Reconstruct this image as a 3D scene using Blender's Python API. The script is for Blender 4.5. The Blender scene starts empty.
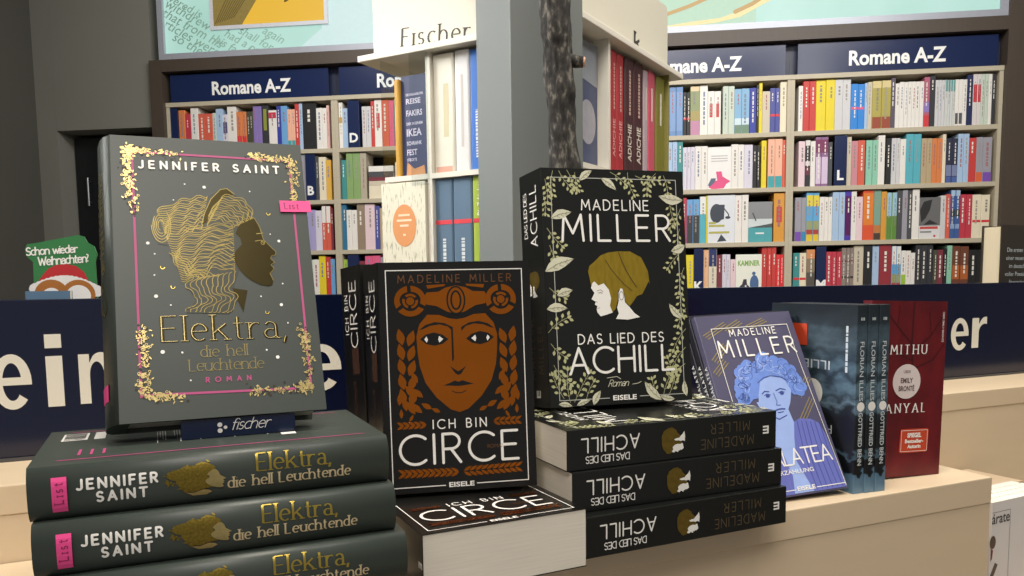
import bpy, bmesh, math, random
from mathutils import Vector, Matrix

# ------------------------------------------------------------------ camera, world, lights
scene = bpy.context.scene
COL = scene.collection
PI = math.pi
R = math.radians
CZ = 1.15                                  # camera height above the shop floor
FPX, PCX, PCY = 787.0, 512.0, 356.0        # focal length and principal point of the cropped photo (1024 x 576)
PITCH, ROLL = R(5.27), R(0.75)
_fw = Vector((0, math.cos(PITCH), -math.sin(PITCH)))
_rt = Vector((1, 0, 0))
_dn = _fw.cross(_rt)
RT = math.cos(ROLL) * _rt + math.sin(ROLL) * _dn
DN = -math.sin(ROLL) * _rt + math.cos(ROLL) * _dn
EYE = Vector((0, 0, CZ))
cam_data = bpy.data.cameras.new('camera')
cam = bpy.data.objects.new('camera', cam_data)
COL.objects.link(cam)
cam.matrix_world = Matrix(((RT.x, -DN.x, -_fw.x, 0), (RT.y, -DN.y, -_fw.y, 0), (RT.z, -DN.z, -_fw.z, CZ), (0, 0, 0, 1)))
cam_data.sensor_width = 36.0
cam_data.sensor_fit = 'HORIZONTAL'
cam_data.lens = FPX / 1024 * 36
cam_data.shift_y = (PCY - 288) / 1024
cam_data.clip_start = 0.02
scene.camera = cam

scene.view_settings.view_transform = 'Standard'
scene.view_settings.look = 'None'
scene.view_settings.gamma = 1.0
scene.view_settings.use_curve_mapping = False
scene.view_settings.exposure = 0.0

world = bpy.data.worlds.new('shop_ambience')
scene.world = world
world.use_nodes = True
_bg = world.node_tree.nodes['Background']
_bg.inputs[0].default_value = (1.0, 0.95, 0.88, 1)
_bg.inputs[1].default_value = 0.26


def area(name, loc, target, sx, sy, power, color):
    l = bpy.data.lights.new(name, 'AREA')
    l.shape = 'RECTANGLE'
    l.size, l.size_y = sx, sy
    l.energy = power
    l.color = color
    o = bpy.data.objects.new(name, l)
    COL.objects.link(o)
    o.location = loc
    o.rotation_euler = (Vector(target) - Vector(loc)).to_track_quat('-Z', 'Y').to_euler()
    return o


area('ceiling_lamp_over_table', (0.25, 0.55, 2.95), (0.15, 0.75, 0.9), 0.9, 0.5, 36, (1.0, 0.92, 0.81))
area('ceiling_lamp_front', (-0.2, -0.9, 2.95), (0.1, 0.8, 1.0), 1.6, 0.5, 34, (1.0, 0.93, 0.86))
area('bookcase_track_light', (0.85, 2.35, 3.05), (0.75, 3.7, 1.6), 2.6, 0.25, 47, (1.0, 0.97, 0.93))
area('bookcase_track_light_far', (-0.95, 2.9, 3.05), (-0.95, 4.2, 1.7), 1.0, 0.25, 15, (1.0, 0.97, 0.93))
area('pillar_left_fill', (-2.0, 1.45, 2.45), (-0.05, 1.28, 1.4), 0.6, 0.3, 4.2, (1.0, 0.98, 0.95)).data.spread = R(38)  # added narrow fill from the left, lightens the pillar's side face
area('rack_right_fill', (1.75, 1.35, 2.8), (0.3, 1.6, 1.45), 0.8, 0.3, 15, (1.0, 0.96, 0.9))  # added fill to brighten the right wing of the rack

# ------------------------------------------------------------------ camera rays: pixel of the photo -> point on a real plane
def ray(x, y):
    return RT * ((x - PCX) / FPX) + DN * ((y - PCY) / FPX) + _fw


def on_z(x, y, z):
    d = ray(x, y)
    return EYE + d * ((z - CZ) / d.z)


def on_plane(x, y, p0, n):
    d = ray(x, y)
    return EYE + d * ((Vector(p0) - EYE).dot(n) / d.dot(n))


# ------------------------------------------------------------------ materials
def lin(c):
    if isinstance(c, str):
        c = tuple(int(c[i:i + 2], 16) for i in (0, 2, 4))
    return tuple(((v / 255) / 12.92 if v / 255 <= 0.04045 else ((v / 255 + 0.055) / 1.055) ** 2.4) for v in c) + (1.0,)


_mats = {}


def mat(name, col, rough=0.5, metal=0.0, spec=0.5, var=0.06, scale=40.0, stretch=(1, 1, 1), emit=0.0, bump=0.0, coat=0.0):
    if name in _mats:
        return _mats[name]
    m = bpy.data.materials.new(name)
    m.use_nodes = True
    nt = m.node_tree
    b = nt.nodes['Principled BSDF']
    b.inputs['Roughness'].default_value = rough
    b.inputs['Metallic'].default_value = metal
    b.inputs['Specular IOR Level'].default_value = spec
    if coat:
        b.inputs['Coat Weight'].default_value = coat
        b.inputs['Coat Roughness'].default_value = 0.12
    c = lin(col)
    tc = nt.nodes.new('ShaderNodeTexCoord')
    mp = nt.nodes.new('ShaderNodeMapping')
    mp.inputs['Scale'].default_value = stretch
    nz = nt.nodes.new('ShaderNodeTexNoise')
    nz.inputs['Scale'].default_value = scale
    nz.inputs['Detail'].default_value = 3
    mx = nt.nodes.new('ShaderNodeMix')
    mx.data_type = 'RGBA'
    mx.inputs[6].default_value = tuple(max(0, v * (1 - var)) for v in c[:3]) + (1,)
    mx.inputs[7].default_value = tuple(min(1, v * (1 + var)) for v in c[:3]) + (1,)
    nt.links.new(tc.outputs['Object'], mp.inputs['Vector'])
    nt.links.new(mp.outputs['Vector'], nz.inputs['Vector'])
    nt.links.new(nz.outputs['Fac'], mx.inputs[0])
    nt.links.new(mx.outputs[2], b.inputs['Base Color'])
    if emit:                                   # a back-lit print: little of its brightness comes from the room
        nt.links.new(mx.outputs[2], b.inputs['Emission Color'])
        b.inputs['Emission Strength'].default_value = emit
        nt.links.remove(b.inputs['Base Color'].links[0])
        b.inputs['Base Color'].default_value = tuple(v * .12 for v in c[:3]) + (1,)
    if bump:
        bp = nt.nodes.new('ShaderNodeBump')
        bp.inputs['Strength'].default_value = bump
        bp.inputs['Distance'].default_value = 0.002
        nt.links.new(nz.outputs['Fac'], bp.inputs['Height'])
        nt.links.new(bp.outputs['Normal'], b.inputs['Normal'])
    _mats[name] = m
    return m


def ramp_mat(name, stops, axis='Z', length=1.0, noise=0.0, nscale=8.0, rough=0.45, stretch=(1, 1, 1), spec=0.5, metal=0.0):
    """A printed picture: colours along one object axis (or pure noise when axis is None), broken up by noise."""
    if name in _mats:
        return _mats[name]
    m = bpy.data.materials.new(name)
    m.use_nodes = True
    nt = m.node_tree
    b = nt.nodes['Principled BSDF']
    b.inputs['Roughness'].default_value = rough
    b.inputs['Metallic'].default_value = metal
    b.inputs['Specular IOR Level'].default_value = spec
    tc = nt.nodes.new('ShaderNodeTexCoord')
    mp = nt.nodes.new('ShaderNodeMapping')
    mp.inputs['Scale'].default_value = stretch
    nz = nt.nodes.new('ShaderNodeTexNoise')
    nz.inputs['Scale'].default_value = nscale
    nz.inputs['Detail'].default_value = 5
    nt.links.new(tc.outputs['Object'], mp.inputs['Vector'])
    nt.links.new(mp.outputs['Vector'], nz.inputs['Vector'])
    cr = nt.nodes.new('ShaderNodeValToRGB')
    e = cr.color_ramp.elements
    while len(e) < len(stops):
        e.new(0.5)
    for el, (p, c) in zip(e, stops):
        el.position = p
        el.color = lin(c)
    if axis:
        sp = nt.nodes.new('ShaderNodeSeparateXYZ')
        nt.links.new(tc.outputs['Object'], sp.inputs[0])
        d = nt.nodes.new('ShaderNodeMath')
        d.operation = 'DIVIDE'
        d.inputs[1].default_value = length
        nt.links.new(sp.outputs[axis], d.inputs[0])
        a = nt.nodes.new('ShaderNodeMath')
        a.operation = 'MULTIPLY_ADD'
        a.inputs[1].default_value = noise
        nt.links.new(nz.outputs['Fac'], a.inputs[0])
        nt.links.new(d.outputs[0], a.inputs[2])
        s = nt.nodes.new('ShaderNodeMath')
        s.operation = 'SUBTRACT'
        s.inputs[1].default_value = noise * 0.5
        nt.links.new(a.outputs[0], s.inputs[0])
        nt.links.new(s.outputs[0], cr.inputs[0])
    else:
        nt.links.new(nz.outputs['Fac'], cr.inputs[0])
    nt.links.new(cr.outputs[0], b.inputs['Base Color'])
    _mats[name] = m
    return m


PAGES = mat('book_pages', 'e6e0d2', 0.85, var=0.16, scale=1.0, stretch=(20, 1400, 20), spec=0.2)
PAGES_CREAM = mat('cream_pages', 'efe6cc', 0.85, var=0.10, scale=1.0, stretch=(20, 1400, 20), spec=0.2)
WHITE_INK = mat('white_ink', 'f2f1ec', 0.5, var=0.02)
CREAM_INK = mat('cream_ink', 'd9d8c2', 0.55, var=0.10, scale=300)
GOLD = mat('gold_foil', 'c9b054', 0.32, metal=1.0, var=0.25, scale=120)
GOLD_LIGHT = mat('light_gold_foil', 'c2b078', 0.38, metal=0.9, var=0.3, scale=260)
GOLD_DARK = mat('dark_gold_foil', '30290f', 0.3, metal=0.8, var=0.12, scale=8)  # gold foil given a dark colour for the dark surroundings it reflects
COPPER = mat('copper_foil', 'd0762a', 0.24, metal=1.0, var=0.45, scale=7)  # broad colour noise stands in for uneven reflections in the foil
BLACK_INK = mat('black_ink', '17181a', 0.5, var=0.05)

# ------------------------------------------------------------------ object helpers
def link(o, parent=None):
    COL.objects.link(o)
    if parent is not None:
        o.parent = parent
    return o


def tag(o, label=None, cat=None, group=None, kind=None):
    if label: o['label'] = label
    if cat: o['category'] = cat
    if group: o['group'] = group
    if kind: o['kind'] = kind
    return o


def empty(name, loc=(0, 0, 0), rot=None, label=None, cat=None, group=None):
    o = bpy.data.objects.new(name, None)
    o.empty_display_size = 0.05
    link(o)
    m = rot.to_4x4() if rot is not None else Matrix.Identity(4)
    o.matrix_world = Matrix.Translation(loc) @ m
    return tag(o, label, cat, group)


def obj(name, bm, mats, parent=None, smooth=False):
    me = bpy.data.meshes.new(name)
    bm.normal_update()
    bm.to_mesh(me)
    bm.free()
    for m in (mats if isinstance(mats, (list, tuple)) else [mats]):
        me.materials.append(m)
    if smooth:
        for p in me.polygons:
            p.use_smooth = True
    return link(bpy.data.objects.new(name, me), parent)


def add_box(bm, x0, y0, z0, x1, y1, z1, bev=0.0, mi=0):
    r = bmesh.ops.create_cube(bm, size=1.0)
    vs = r['verts']
    for v in vs:
        v.co = Vector((x0 + (v.co.x + .5) * (x1 - x0), y0 + (v.co.y + .5) * (y1 - y0), z0 + (v.co.z + .5) * (z1 - z0)))
    fs = set(f for v in vs for f in v.link_faces)
    for f in fs:
        f.material_index = mi
    if bev:
        es = list(set(e for v in vs for e in v.link_edges))
        bmesh.ops.bevel(bm, geom=es, offset=bev, segments=2, profile=0.6, affect='EDGES')


def box(name, x0, y0, z0, x1, y1, z1, m, parent=None, bev=0.0):
    bm = bmesh.new()
    add_box(bm, x0, y0, z0, x1, y1, z1, bev)
    return obj(name, bm, m, parent)


def add_prism(bm, pts, f0, f1, mi=0):
    """Extrude a 2D outline: f0/f1 map (a, b) to the two end caps."""
    a = [bm.verts.new(f0(*p)) for p in pts]
    b = [bm.verts.new(f1(*p)) for p in pts]
    fs = [bm.faces.new(a), bm.faces.new(b[::-1])]
    n = len(pts)
    for i in range(n):
        fs.append(bm.faces.new((a[i], b[i], b[(i + 1) % n], a[(i + 1) % n])))
    for f in fs:
        f.material_index = mi
    return fs


def add_tube(bm, pts, radii, seg=10, caps=True):
    rings = []
    for i, p in enumerate(pts):
        p = Vector(p)
        d = (Vector(pts[min(i + 1, len(pts) - 1)]) - Vector(pts[max(i - 1, 0)])).normalized()
        a = d.orthogonal().normalized() if i == 0 else (pa - d * pa.dot(d)).normalized()
        pa = a
        b = d.cross(a)
        r = radii[i] if isinstance(radii, (list, tuple)) else radii
        rings.append([bm.verts.new(p + (a * math.cos(2 * PI * k / seg) + b * math.sin(2 * PI * k / seg)) * r) for k in range(seg)])
    for q, s in zip(rings, rings[1:]):
        for k in range(seg):
            bm.faces.new((q[k], q[(k + 1) % seg], s[(k + 1) % seg], s[k]))
    if caps:
        bm.faces.new(rings[0][::-1])
        bm.faces.new(rings[-1])
    return rings


def rz(deg):
    return Matrix.Rotation(R(deg), 3, 'Z')


def stand_rot(yaw, lean=0.0, roll=0.0):
    return Matrix.Rotation(R(yaw), 3, 'Z') @ Matrix.Rotation(-R(lean), 3, 'X') @ Matrix.Rotation(-R(roll), 3, 'Y')


def axes(ex, ey, ez):
    return Matrix((ex, ey, ez)).transposed()


X, Y, Z = Vector((1, 0, 0)), Vector((0, 1, 0)), Vector((0, 0, 1))
LIE_FACE_UP = axes(Y, -Z, -X)        # spine towards the viewer, front cover up, head to the left
LIE_FACE_DOWN = axes(Y, Z, X)        # spine towards the viewer, back cover up
LIE_TAIL_OUT = axes(X, -Z, Y)        # tail edge towards the viewer, front cover up
UPSIDE_DOWN = axes(Y, X, -Z)         # on its head, spine towards the viewer, front cover to the left

# ------------------------------------------------------------------ lettering and print: flat shapes laid on a surface
def arc(cx, cy, rx, ry, a0, a1, n=14):
    return [(cx + rx * math.cos(R(a0 + (a1 - a0) * i / n)), cy + ry * math.sin(R(a0 + (a1 - a0) * i / n))) for i in range(n + 1)]


GLYPH = {
    'A': (.74, [[(0, 0), (.37, 1), (.74, 0)], [(.13, .33), (.61, .33)]]),
    'B': (.58, [[(0, 0), (0, 1), (.26, 1)] + arc(.26, .76, .24, .24, 90, -90)[1:] + [(0, .52)], [(.26, .52)] + arc(.28, .26, .28, .26, 90, -90)[1:] + [(0, 0)]]),
    'C': (.82, [arc(.5, .5, .5, .5, 48, 312, 22)]),
    'D': (.72, [[(0, 0), (0, 1), (.22, 1)] + arc(.22, .5, .48, .5, 90, -90, 18)[1:] + [(0, 0)]]),
    'E': (.54, [[(.52, 1), (0, 1), (0, 0), (.54, 0)], [(0, .52), (.46, .52)]]),
    'F': (.5, [[(.5, 1), (0, 1), (0, 0)], [(0, .52), (.42, .52)]]),
    'G': (.84, [arc(.5, .5, .5, .5, 48, 340, 22), [(.55, .45), (.96, .45)]]),
    'H': (.68, [[(0, 0), (0, 1)], [(.68, 0), (.68, 1)], [(0, .52), (.68, .52)]]),
    'I': (.0, [[(0, 0), (0, 1)]]),
    'J': (.4, [[(.4, 1), (.4, .26)] + arc(.16, .24, .24, .24, 0, -140)]),
    'K': (.6, [[(0, 0), (0, 1)], [(.58, 1), (0, .42)], [(.2, .6), (.6, 0)]]),
    'L': (.5, [[(0, 1), (0, 0), (.5, 0)]]),
    'M': (.86, [[(0, 0), (.08, 1), (.43, .28), (.78, 1), (.86, 0)]]),
    'N': (.7, [[(0, 0), (0, 1), (.7, 0), (.7, 1)]]),
    'O': (1.0, [arc(.5, .5, .5, .5, 0, 360, 26)]),
    'P': (.56, [[(0, 0), (0, 1), (.28, 1)] + arc(.28, .74, .27, .26, 90, -90)[1:] + [(0, .48)]]),
    'R': (.58, [[(0, 0), (0, 1), (.28, 1)] + arc(.28, .74, .27, .26, 90, -90)[1:] + [(0, .48)], [(.26, .48), (.58, 0)]]),
    'S': (.54, [arc(.28, .745, .25, .255, 35, 270, 14) + arc(.27, .245, .27, .245, 90, -145, 14)[1:]]),
    'T': (.66, [[(0, 1), (.66, 1)], [(.33, 0), (.33, 1)]]),
    'U': (.66, [[(0, 1), (0, .33)] + arc(.33, .33, .33, .33, 180, 360)[1:] + [(.66, 1)]]),
    'V': (.7, [[(0, 1), (.35, 0), (.7, 1)]]),
    'W': (1.0, [[(0, 1), (.25, 0), (.5, .8), (.75, 0), (1, 1)]]),
    'Y': (.66, [[(0, 1), (.33, .45), (.66, 1)], [(.33, .45), (.33, 0)]]),
    'Z': (.6, [[(0, 1), (.6, 1), (0, 0), (.6, 0)]]),
    'a': (.46, [arc(.22, .46, .2, .2, 150, 0) + [(.42, .08), (.48, 0)], arc(.22, .19, .22, .19, 55, 330, 16)]),
    'c': (.46, [arc(.3, .33, .3, .33, 50, 310, 16)]),
    'd': (.54, [[(.5, 1), (.5, 0)], arc(.27, .33, .27, .33, 40, 320, 18)]),
    'e': (.54, [[(.02, .36), (.52, .36)] + arc(.28, .33, .27, .33, 10, 310, 20)]),
    'f': (.36, [[(.14, 0), (.14, .78)] + arc(.32, .78, .18, .2, 180, 60)[1:], [(0, .64), (.32, .64)]]),
    'h': (.54, [[(0, 0), (0, 1)], arc(.27, .38, .25, .28, 165, 0) + [(.52, 0)]]),
    'i': (.04, [[(.02, 0), (.02, .64)], [(.02, .88), (.02, .9)]]),
    'k': (.52, [[(0, 0), (0, 1)], [(.46, .64), (.02, .28)], [(.18, .42), (.52, 0)]]),
    'l': (.02, [[(.01, 0), (.01, 1)]]),
    'n': (.54, [[(0, 0), (0, .64)], arc(.27, .38, .25, .28, 165, 0) + [(.52, 0)]]),
    'r': (.34, [[(0, 0), (0, .64)], arc(.26, .36, .25, .28, 165, 60)]),
    's': (.38, [arc(.2, .49, .17, .17, 35, 270, 10) + arc(.19, .165, .19, .165, 90, -145, 10)[1:]]),
    't': (.34, [[(.14, .9), (.14, .14)] + arc(.28, .14, .14, .14, 180, 290)[1:], [(0, .64), (.34, .64)]]),
    'u': (.54, [[(0, .64), (0, .26)] + arc(.26, .26, .26, .26, 180, 350)[1:], [(.52, .64), (.52, 0)]]),
    'o': (.58, [arc(.29, .33, .29, .33, 0, 360, 20)]),
    'm': (.86, [[(0, 0), (0, .64)], arc(.22, .4, .2, .25, 165, 0) + [(.42, 0)], arc(.63, .4, .2, .25, 165, 0) + [(.83, 0)]]),
    'w': (.8, [[(0, .64), (.2, 0), (.4, .58), (.6, 0), (.8, .64)]]),
    ',': (.1, [[(.08, .06), (.0, -.2)]]),
    '-': (.3, [[(0, .42), (.3, .42)]]),
    '.': (.04, [[(.02, .0), (.02, .03)]]),
}
_bfont = {}


def bfont(text, bold=0.0, shear=0.0):
    """Outlines of Blender's built-in face for a line of small or bold print: verts and faces, capitals 1 high."""
    key = (text, bold, shear)
    if key not in _bfont:
        res = []
        for s in ('H', text):
            cu = bpy.data.curves.new('t', 'FONT')
            cu.body = s
            cu.offset = bold if s == text else 0
            cu.shear = shear
            cu.resolution_u = 3
            o = bpy.data.objects.new('t', cu)
            me = bpy.data.meshes.new_from_object(o)
            res.append(([tuple(v.co[:2]) for v in me.vertices], [tuple(p.vertices) for p in me.polygons]))
            bpy.data.objects.remove(o)
            bpy.data.curves.remove(cu)
            bpy.data.meshes.remove(me)
        cap = max(v[1] for v in res[0][0])
        vs = [(x / cap, y / cap) for x, y in res[1][0]]
        x0 = min(v[0] for v in vs)
        _bfont[key] = ([(x - x0, y) for x, y in vs], res[1][1], max(v[0] for v in vs) - x0)
    return _bfont[key]


class Ink:
    """Print collected in the flat coordinates of a cover, a spine or a sign."""
    def __init__(self, sub=None):
        self.v, self.f, self.sub = [], [], sub

    def poly(self, pts):
        n = len(self.v)
        self.v += [tuple(p) for p in pts]
        self.f.append(tuple(range(n, n + len(pts))))
        return self

    def line(self, pts, w, caps=True, thin=None):
        def width(dx, dy):
            if thin is None:
                return w
            L = math.hypot(dx, dy) or 1
            return thin + (w - thin) * abs(dy / L) ** 1.3
        if self.sub:                                # short pieces follow a curved spine
            fine = [pts[0]]
            for (x0, y0), (x1, y1) in zip(pts, pts[1:]):
                m_ = max(1, int(math.hypot(x1 - x0, y1 - y0) / self.sub))
                fine += [(x0 + (x1 - x0) * j / m_, y0 + (y1 - y0) * j / m_) for j in range(1, m_ + 1)]
            pts = fine
        for (x0, y0), (x1, y1) in zip(pts, pts[1:]):
            dx, dy = x1 - x0, y1 - y0
            L = math.hypot(dx, dy)
            if L < 1e-9:
                continue
            h = width(dx, dy) / 2
            nx, ny = -dy / L * h, dx / L * h
            self.poly([(x0 + nx, y0 + ny), (x1 + nx, y1 + ny), (x1 - nx, y1 - ny), (x0 - nx, y0 - ny)])
        if thin is None:
            for x, y in (pts if caps else pts[1:-1]):
                self.disc(x, y, w / 2, 8)
        return self

    def sliced(self, pts, step):
        """A filled outline cut into bands across v, so that it can follow a curve."""
        v0, v1 = min(q[1] for q in pts), max(q[1] for q in pts)
        n = max(1, int((v1 - v0) / step))
        for i in range(n):
            lo, hi = v0 + (v1 - v0) * i / n, v0 + (v1 - v0) * (i + 1) / n
            out = list(pts)
            for lim, sg in ((lo, 1), (hi, -1)):
                src, out = out, []
                for a, b in zip(src, src[1:] + src[:1]):
                    ia, ib = (a[1] - lim) * sg >= 0, (b[1] - lim) * sg >= 0
                    if ia:
                        out.append(a)
                    if ia != ib:
                        t = (lim - a[1]) / (b[1] - a[1])
                        out.append((a[0] + (b[0] - a[0]) * t, lim))
                if not out:
                    break
            if len(out) > 2:
                self.poly(out)
        return self

    def disc(self, x, y, r, n=12, ry=None, ang=0):
        ca, sa = math.cos(R(ang)), math.sin(R(ang))
        ry = r if ry is None else ry
        return self.poly([(x + r * math.cos(2 * PI * i / n) * ca - ry * math.sin(2 * PI * i / n) * sa,
                           y + r * math.cos(2 * PI * i / n) * sa + ry * math.sin(2 * PI * i / n) * ca) for i in range(n)])

    def ring(self, x, y, rx, ry, w, n=22):
        return self.line(arc(x, y, rx, ry, 0, 360, n), w, caps=False)

    def rect(self, x0, y0, x1, y1):
        return self.poly([(x0, y0), (x1, y0), (x1, y1), (x0, y1)])

    def frame(self, x0, y0, x1, y1, w):
        for r in ((x0, y0, x1, y0 + w), (x0, y1 - w, x1, y1), (x0, y0 + w, x0 + w, y1 - w), (x1 - w, y0 + w, x1, y1 - w)):
            self.rect(*r)
        return self

    def leaf(self, x, y, ang, L, W, bend=0.0):
        ca, sa = math.cos(R(ang)), math.sin(R(ang))
        prof = [(0, 0), (.2, .32), (.42, .5), (.65, .42), (.85, .2), (1, 0)]
        up = [(L * t, W * h + bend * L * t * (1 - t)) for t, h in prof]
        dn = [(L * t, -W * h + bend * L * t * (1 - t)) for t, h in prof[1:-1]][::-1]
        return self.poly([(x + a * ca - b * sa, y + a * sa + b * ca) for a, b in up + dn])

    def text(self, s, x, y, h, w, width=None, track=.2, serif=False, align='l', thin=None, ang=0, sx=1.0, shear=0.0):
        """Single-line lettering: capitals h high, strokes w wide; width squeezes or spaces the line to that length."""
        adv, total = [], 0.0
        for ch in s:
            gw = .32 if ch == ' ' else GLYPH[ch][0]
            adv.append(total)
            total += gw * sx + track
        total -= track
        if width:
            if len(s) > 1:
                body = total - track * (len(s) - 1)
                track2 = (width / h - body) / (len(s) - 1)
                k = 1.0
                if track2 < .08:
                    k = (width / h) / (body + .08 * (len(s) - 1))
                    track2 = .08 * k
                adv, total, sx = [], 0.0, sx * k
                for ch in s:
                    adv.append(total)
                    total += (.32 if ch == ' ' else GLYPH[ch][0]) * sx + track2
                total -= track2
        off = {'l': 0, 'c': -total / 2, 'r': -total}[align]
        ca, sa = math.cos(R(ang)), math.sin(R(ang))

        def put(px, py, a):
            px = (a + px * sx + off + py * shear) * h
            py = py * h
            return (x + px * ca - py * sa, y + px * sa + py * ca)
        for ch, a in zip(s, adv):
            if ch == ' ':
                continue
            for st in GLYPH[ch][1]:
                self.line([put(px, py, a) for px, py in st], w, thin=thin)
                if serif:
                    for (px, py), (qx, qy) in ((st[0], st[1]), (st[-1], st[-2])):
                        if abs(qy - py) > abs(qx - px) * 1.2 and min(abs(py - t) for t in (0, .64, 1)) < .02:
                            d = .13
                            self.line([put(px - d / sx if sx > .3 else px - d, py, a), put(px + d, py, a)], max(thin or w * .5, w * .3))
        return self

    def small(self, s, x, y, h, bold=0.0, width=None, align='l', ang=0, shear=0.0):
        vs, fs, tw = bfont(s, bold, shear)
        kx = h if width is None else width / tw
        off = {'l': 0, 'c': -tw * kx / 2, 'r': -tw * kx}[align]
        ca, sa = math.cos(R(ang)), math.sin(R(ang))
        n = len(self.v)
        for px, py in vs:
            px, py = px * kx + off, py * h
            self.v.append((x + px * ca - py * sa, y + px * sa + py * ca))
        self.f += [tuple(i + n for i in f) for f in fs]
        return self

    def build(self, name, m, parent, f, k=1.0, du=0.0):
        me = bpy.data.meshes.new(name)
        co = [f(u * k + du, v * k) for u, v in self.v]
        lift = {}
        for i, fc in enumerate(self.f):             # overlapping shapes lie a few microns apart, never in one plane
            for j in fc:
                lift[j] = (i % 12) * 4e-6
        for j, (u, v) in enumerate(self.v):
            if lift.get(j):
                d = 1e-4
                n = (f(u * k + du + d, v * k) - f(u * k + du, v * k)).cross(f(u * k + du, v * k + d) - f(u * k + du, v * k)).normalized()
                co[j] = co[j] + n * lift[j]
        if name.endswith('_print') and parent is not None and parent.type == 'MESH':
            bm = bmesh.new()                        # surface pattern belongs to the mesh it is printed on
            bm.from_mesh(parent.data)
            mats = parent.data.materials
            if m.name not in mats:
                mats.append(m)
            mi = mats.find(m.name)
            vs = [bm.verts.new(c) for c in co]
            for fc in self.f:
                try:
                    bm.faces.new([vs[j] for j in fc]).material_index = mi
                except ValueError:
                    pass
            bm.to_mesh(parent.data)
            bm.free()
            return parent
        me.from_pydata(co, [], self.f)
        me.materials.append(m)
        me.validate()
        return link(bpy.data.objects.new(name, me), parent)


def front_map(eps=0.00025):
    return lambda u, v: Vector((u, -eps, v))


def back_map(W, T, eps=0.00025):
    return lambda u, v: Vector((W - u, T + eps, v))


def spine_map(T, bulge=0.0, eps=0.0003, power=3.0, shear=0.0):
    """s runs up the spine, t across it; text written along s reads from tail to head."""
    return lambda s, t: Vector((-eps - shear * t - bulge * (1 - min(1, abs(2 * t / T - 1)) ** power), t, s))


def make_book(name, W, H, T, cover_m, page_m=PAGES, hard=False, bulge=0.0, label=None, cat='book', group=None, loc=(0, 0, 0), rot=None, shear=0.0):
    """Origin at the tail of the spine on the front cover: x to the fore-edge, y to the back cover, z to the head."""
    root = empty(name, loc, rot, label, cat, group)
    c = 0.0026 if hard else 0.0006
    ov = 0.003 if hard else 0.0004
    prof = []
    n = 12
    if bulge:
        prof += [(-bulge * (1 - abs(2 * i / n - 1) ** 3.0), T * i / n) for i in range(n + 1)]
    else:
        b = min(0.0008, T * .1)
        prof += [(b, 0), (b * .3, b * .3), (0, b), (0, T - b), (b * .3, T - b * .3), (b, T)]
    inner = [(c + (.004 if hard else 0), T - c), (c + (.004 if hard else 0), c)]
    prof = prof + [(W, T), (W, T - c)] + inner + [(W, c), (W, 0)]
    bm = bmesh.new()
    add_prism(bm, prof, lambda a, b: Vector((a, b, 0)), lambda a, b: Vector((a, b, H)))
    bmesh.ops.recalc_face_normals(bm, faces=bm.faces)
    cov = obj('cover', bm, cover_m, root)
    if bulge:
        for p in cov.data.polygons:
            if abs(p.normal.z) < .5 and p.center.x < 0.0005:
                p.use_smooth = True
    bm = bmesh.new()
    x0 = c + (.0045 if hard else 0.0003)
    add_box(bm, x0, c + .0001, ov, W - ov, T - c - .0001, H - ov)
    pb = obj('page_block', bm, page_m, root)
    if shear:                                   # sheared so the spine matches its image width: its back cover sits askew
        for o in (cov, pb):
            for v in o.data.vertices:
                v.co.x -= shear * v.co.y
    return root, cov

#@@ PART 2
# ------------------------------------------------------------------ display table: plinth, step behind it, blue panel
YAW = 23.56
E1 = Vector((math.cos(R(YAW)), math.sin(R(YAW)), 0))
E2 = Vector((-math.sin(R(YAW)), math.cos(R(YAW)), 0))
ZP = CZ - 0.225                                        # top of the plinth
O = Vector((0.271, 0.755, ZP))
WOOD = mat('birch_laminate', 'dac6a8', 0.42, var=0.05, scale=9, stretch=(1, 6, 6))
NAVY = mat('navy_panel', '0e1530', 0.16, var=0.05, scale=5, spec=0.6)
LIP = mat('grey_strip', '4a4a4c', 0.4)
DSTEP = 0.165
p_step = O + E2 * DSTEP
ZS = (on_plane(0, 487, p_step, E2).z + on_plane(1024, 385.8, p_step, E2).z) / 2
yb = [(on_z(px, py, ZS) - O).dot(E2) for px, py in ((0, 461), (1024, 374))]
YPAN = sum(yb) / 2
p_pan = O + E2 * YPAN
ZPT = (on_plane(0, 300.2, p_pan, E2).z + on_plane(1024, 282.2, p_pan, E2).z) / 2
print('step z', ZS - CZ, 'panel y', yb, 'panel top', ZPT - CZ)


def table_thing(name, label, cat):
    return empty(name, O, rz(YAW), label, cat)


t = table_thing('display_plinth', 'pale birch display plinth carrying the stacked novels in front', 'display table')
box('top_board', -0.95, 0, -0.03, 0.295, DSTEP - 0.0005, 0, WOOD, t, 0.0012)
box('front_panel', -0.948, 0.001, -ZP, 0.294, 0.02, -0.0302, WOOD, t)
box('side_panel', 0.274, 0.0202, -ZP, 0.294, DSTEP - 0.001, -0.0302, WOOD, t)
t = table_thing('display_step', 'long birch display step running behind the plinth under the navy panel', 'display table')
zs = ZS - ZP
box('top_board', -1.5, DSTEP, zs - 0.025, 1.25, 0.49, zs, WOOD, t, 0.0012)
box('front_panel', -1.498, DSTEP + 0.001, -ZP, 1.248, DSTEP + 0.02, zs - 0.0252, WOOD, t)
t = table_thing('lower_shelf', 'low birch shelf beside the plinth holding the white paperbacks', 'display table')
box('top_board', 0.2965, -0.12, -0.27, 1.1, DSTEP - 0.001, -0.245, WOOD, t, 0.001)
box('front_panel', 0.297, -0.119, -ZP, 1.099, -0.1, -0.2702, WOOD, t)

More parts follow.
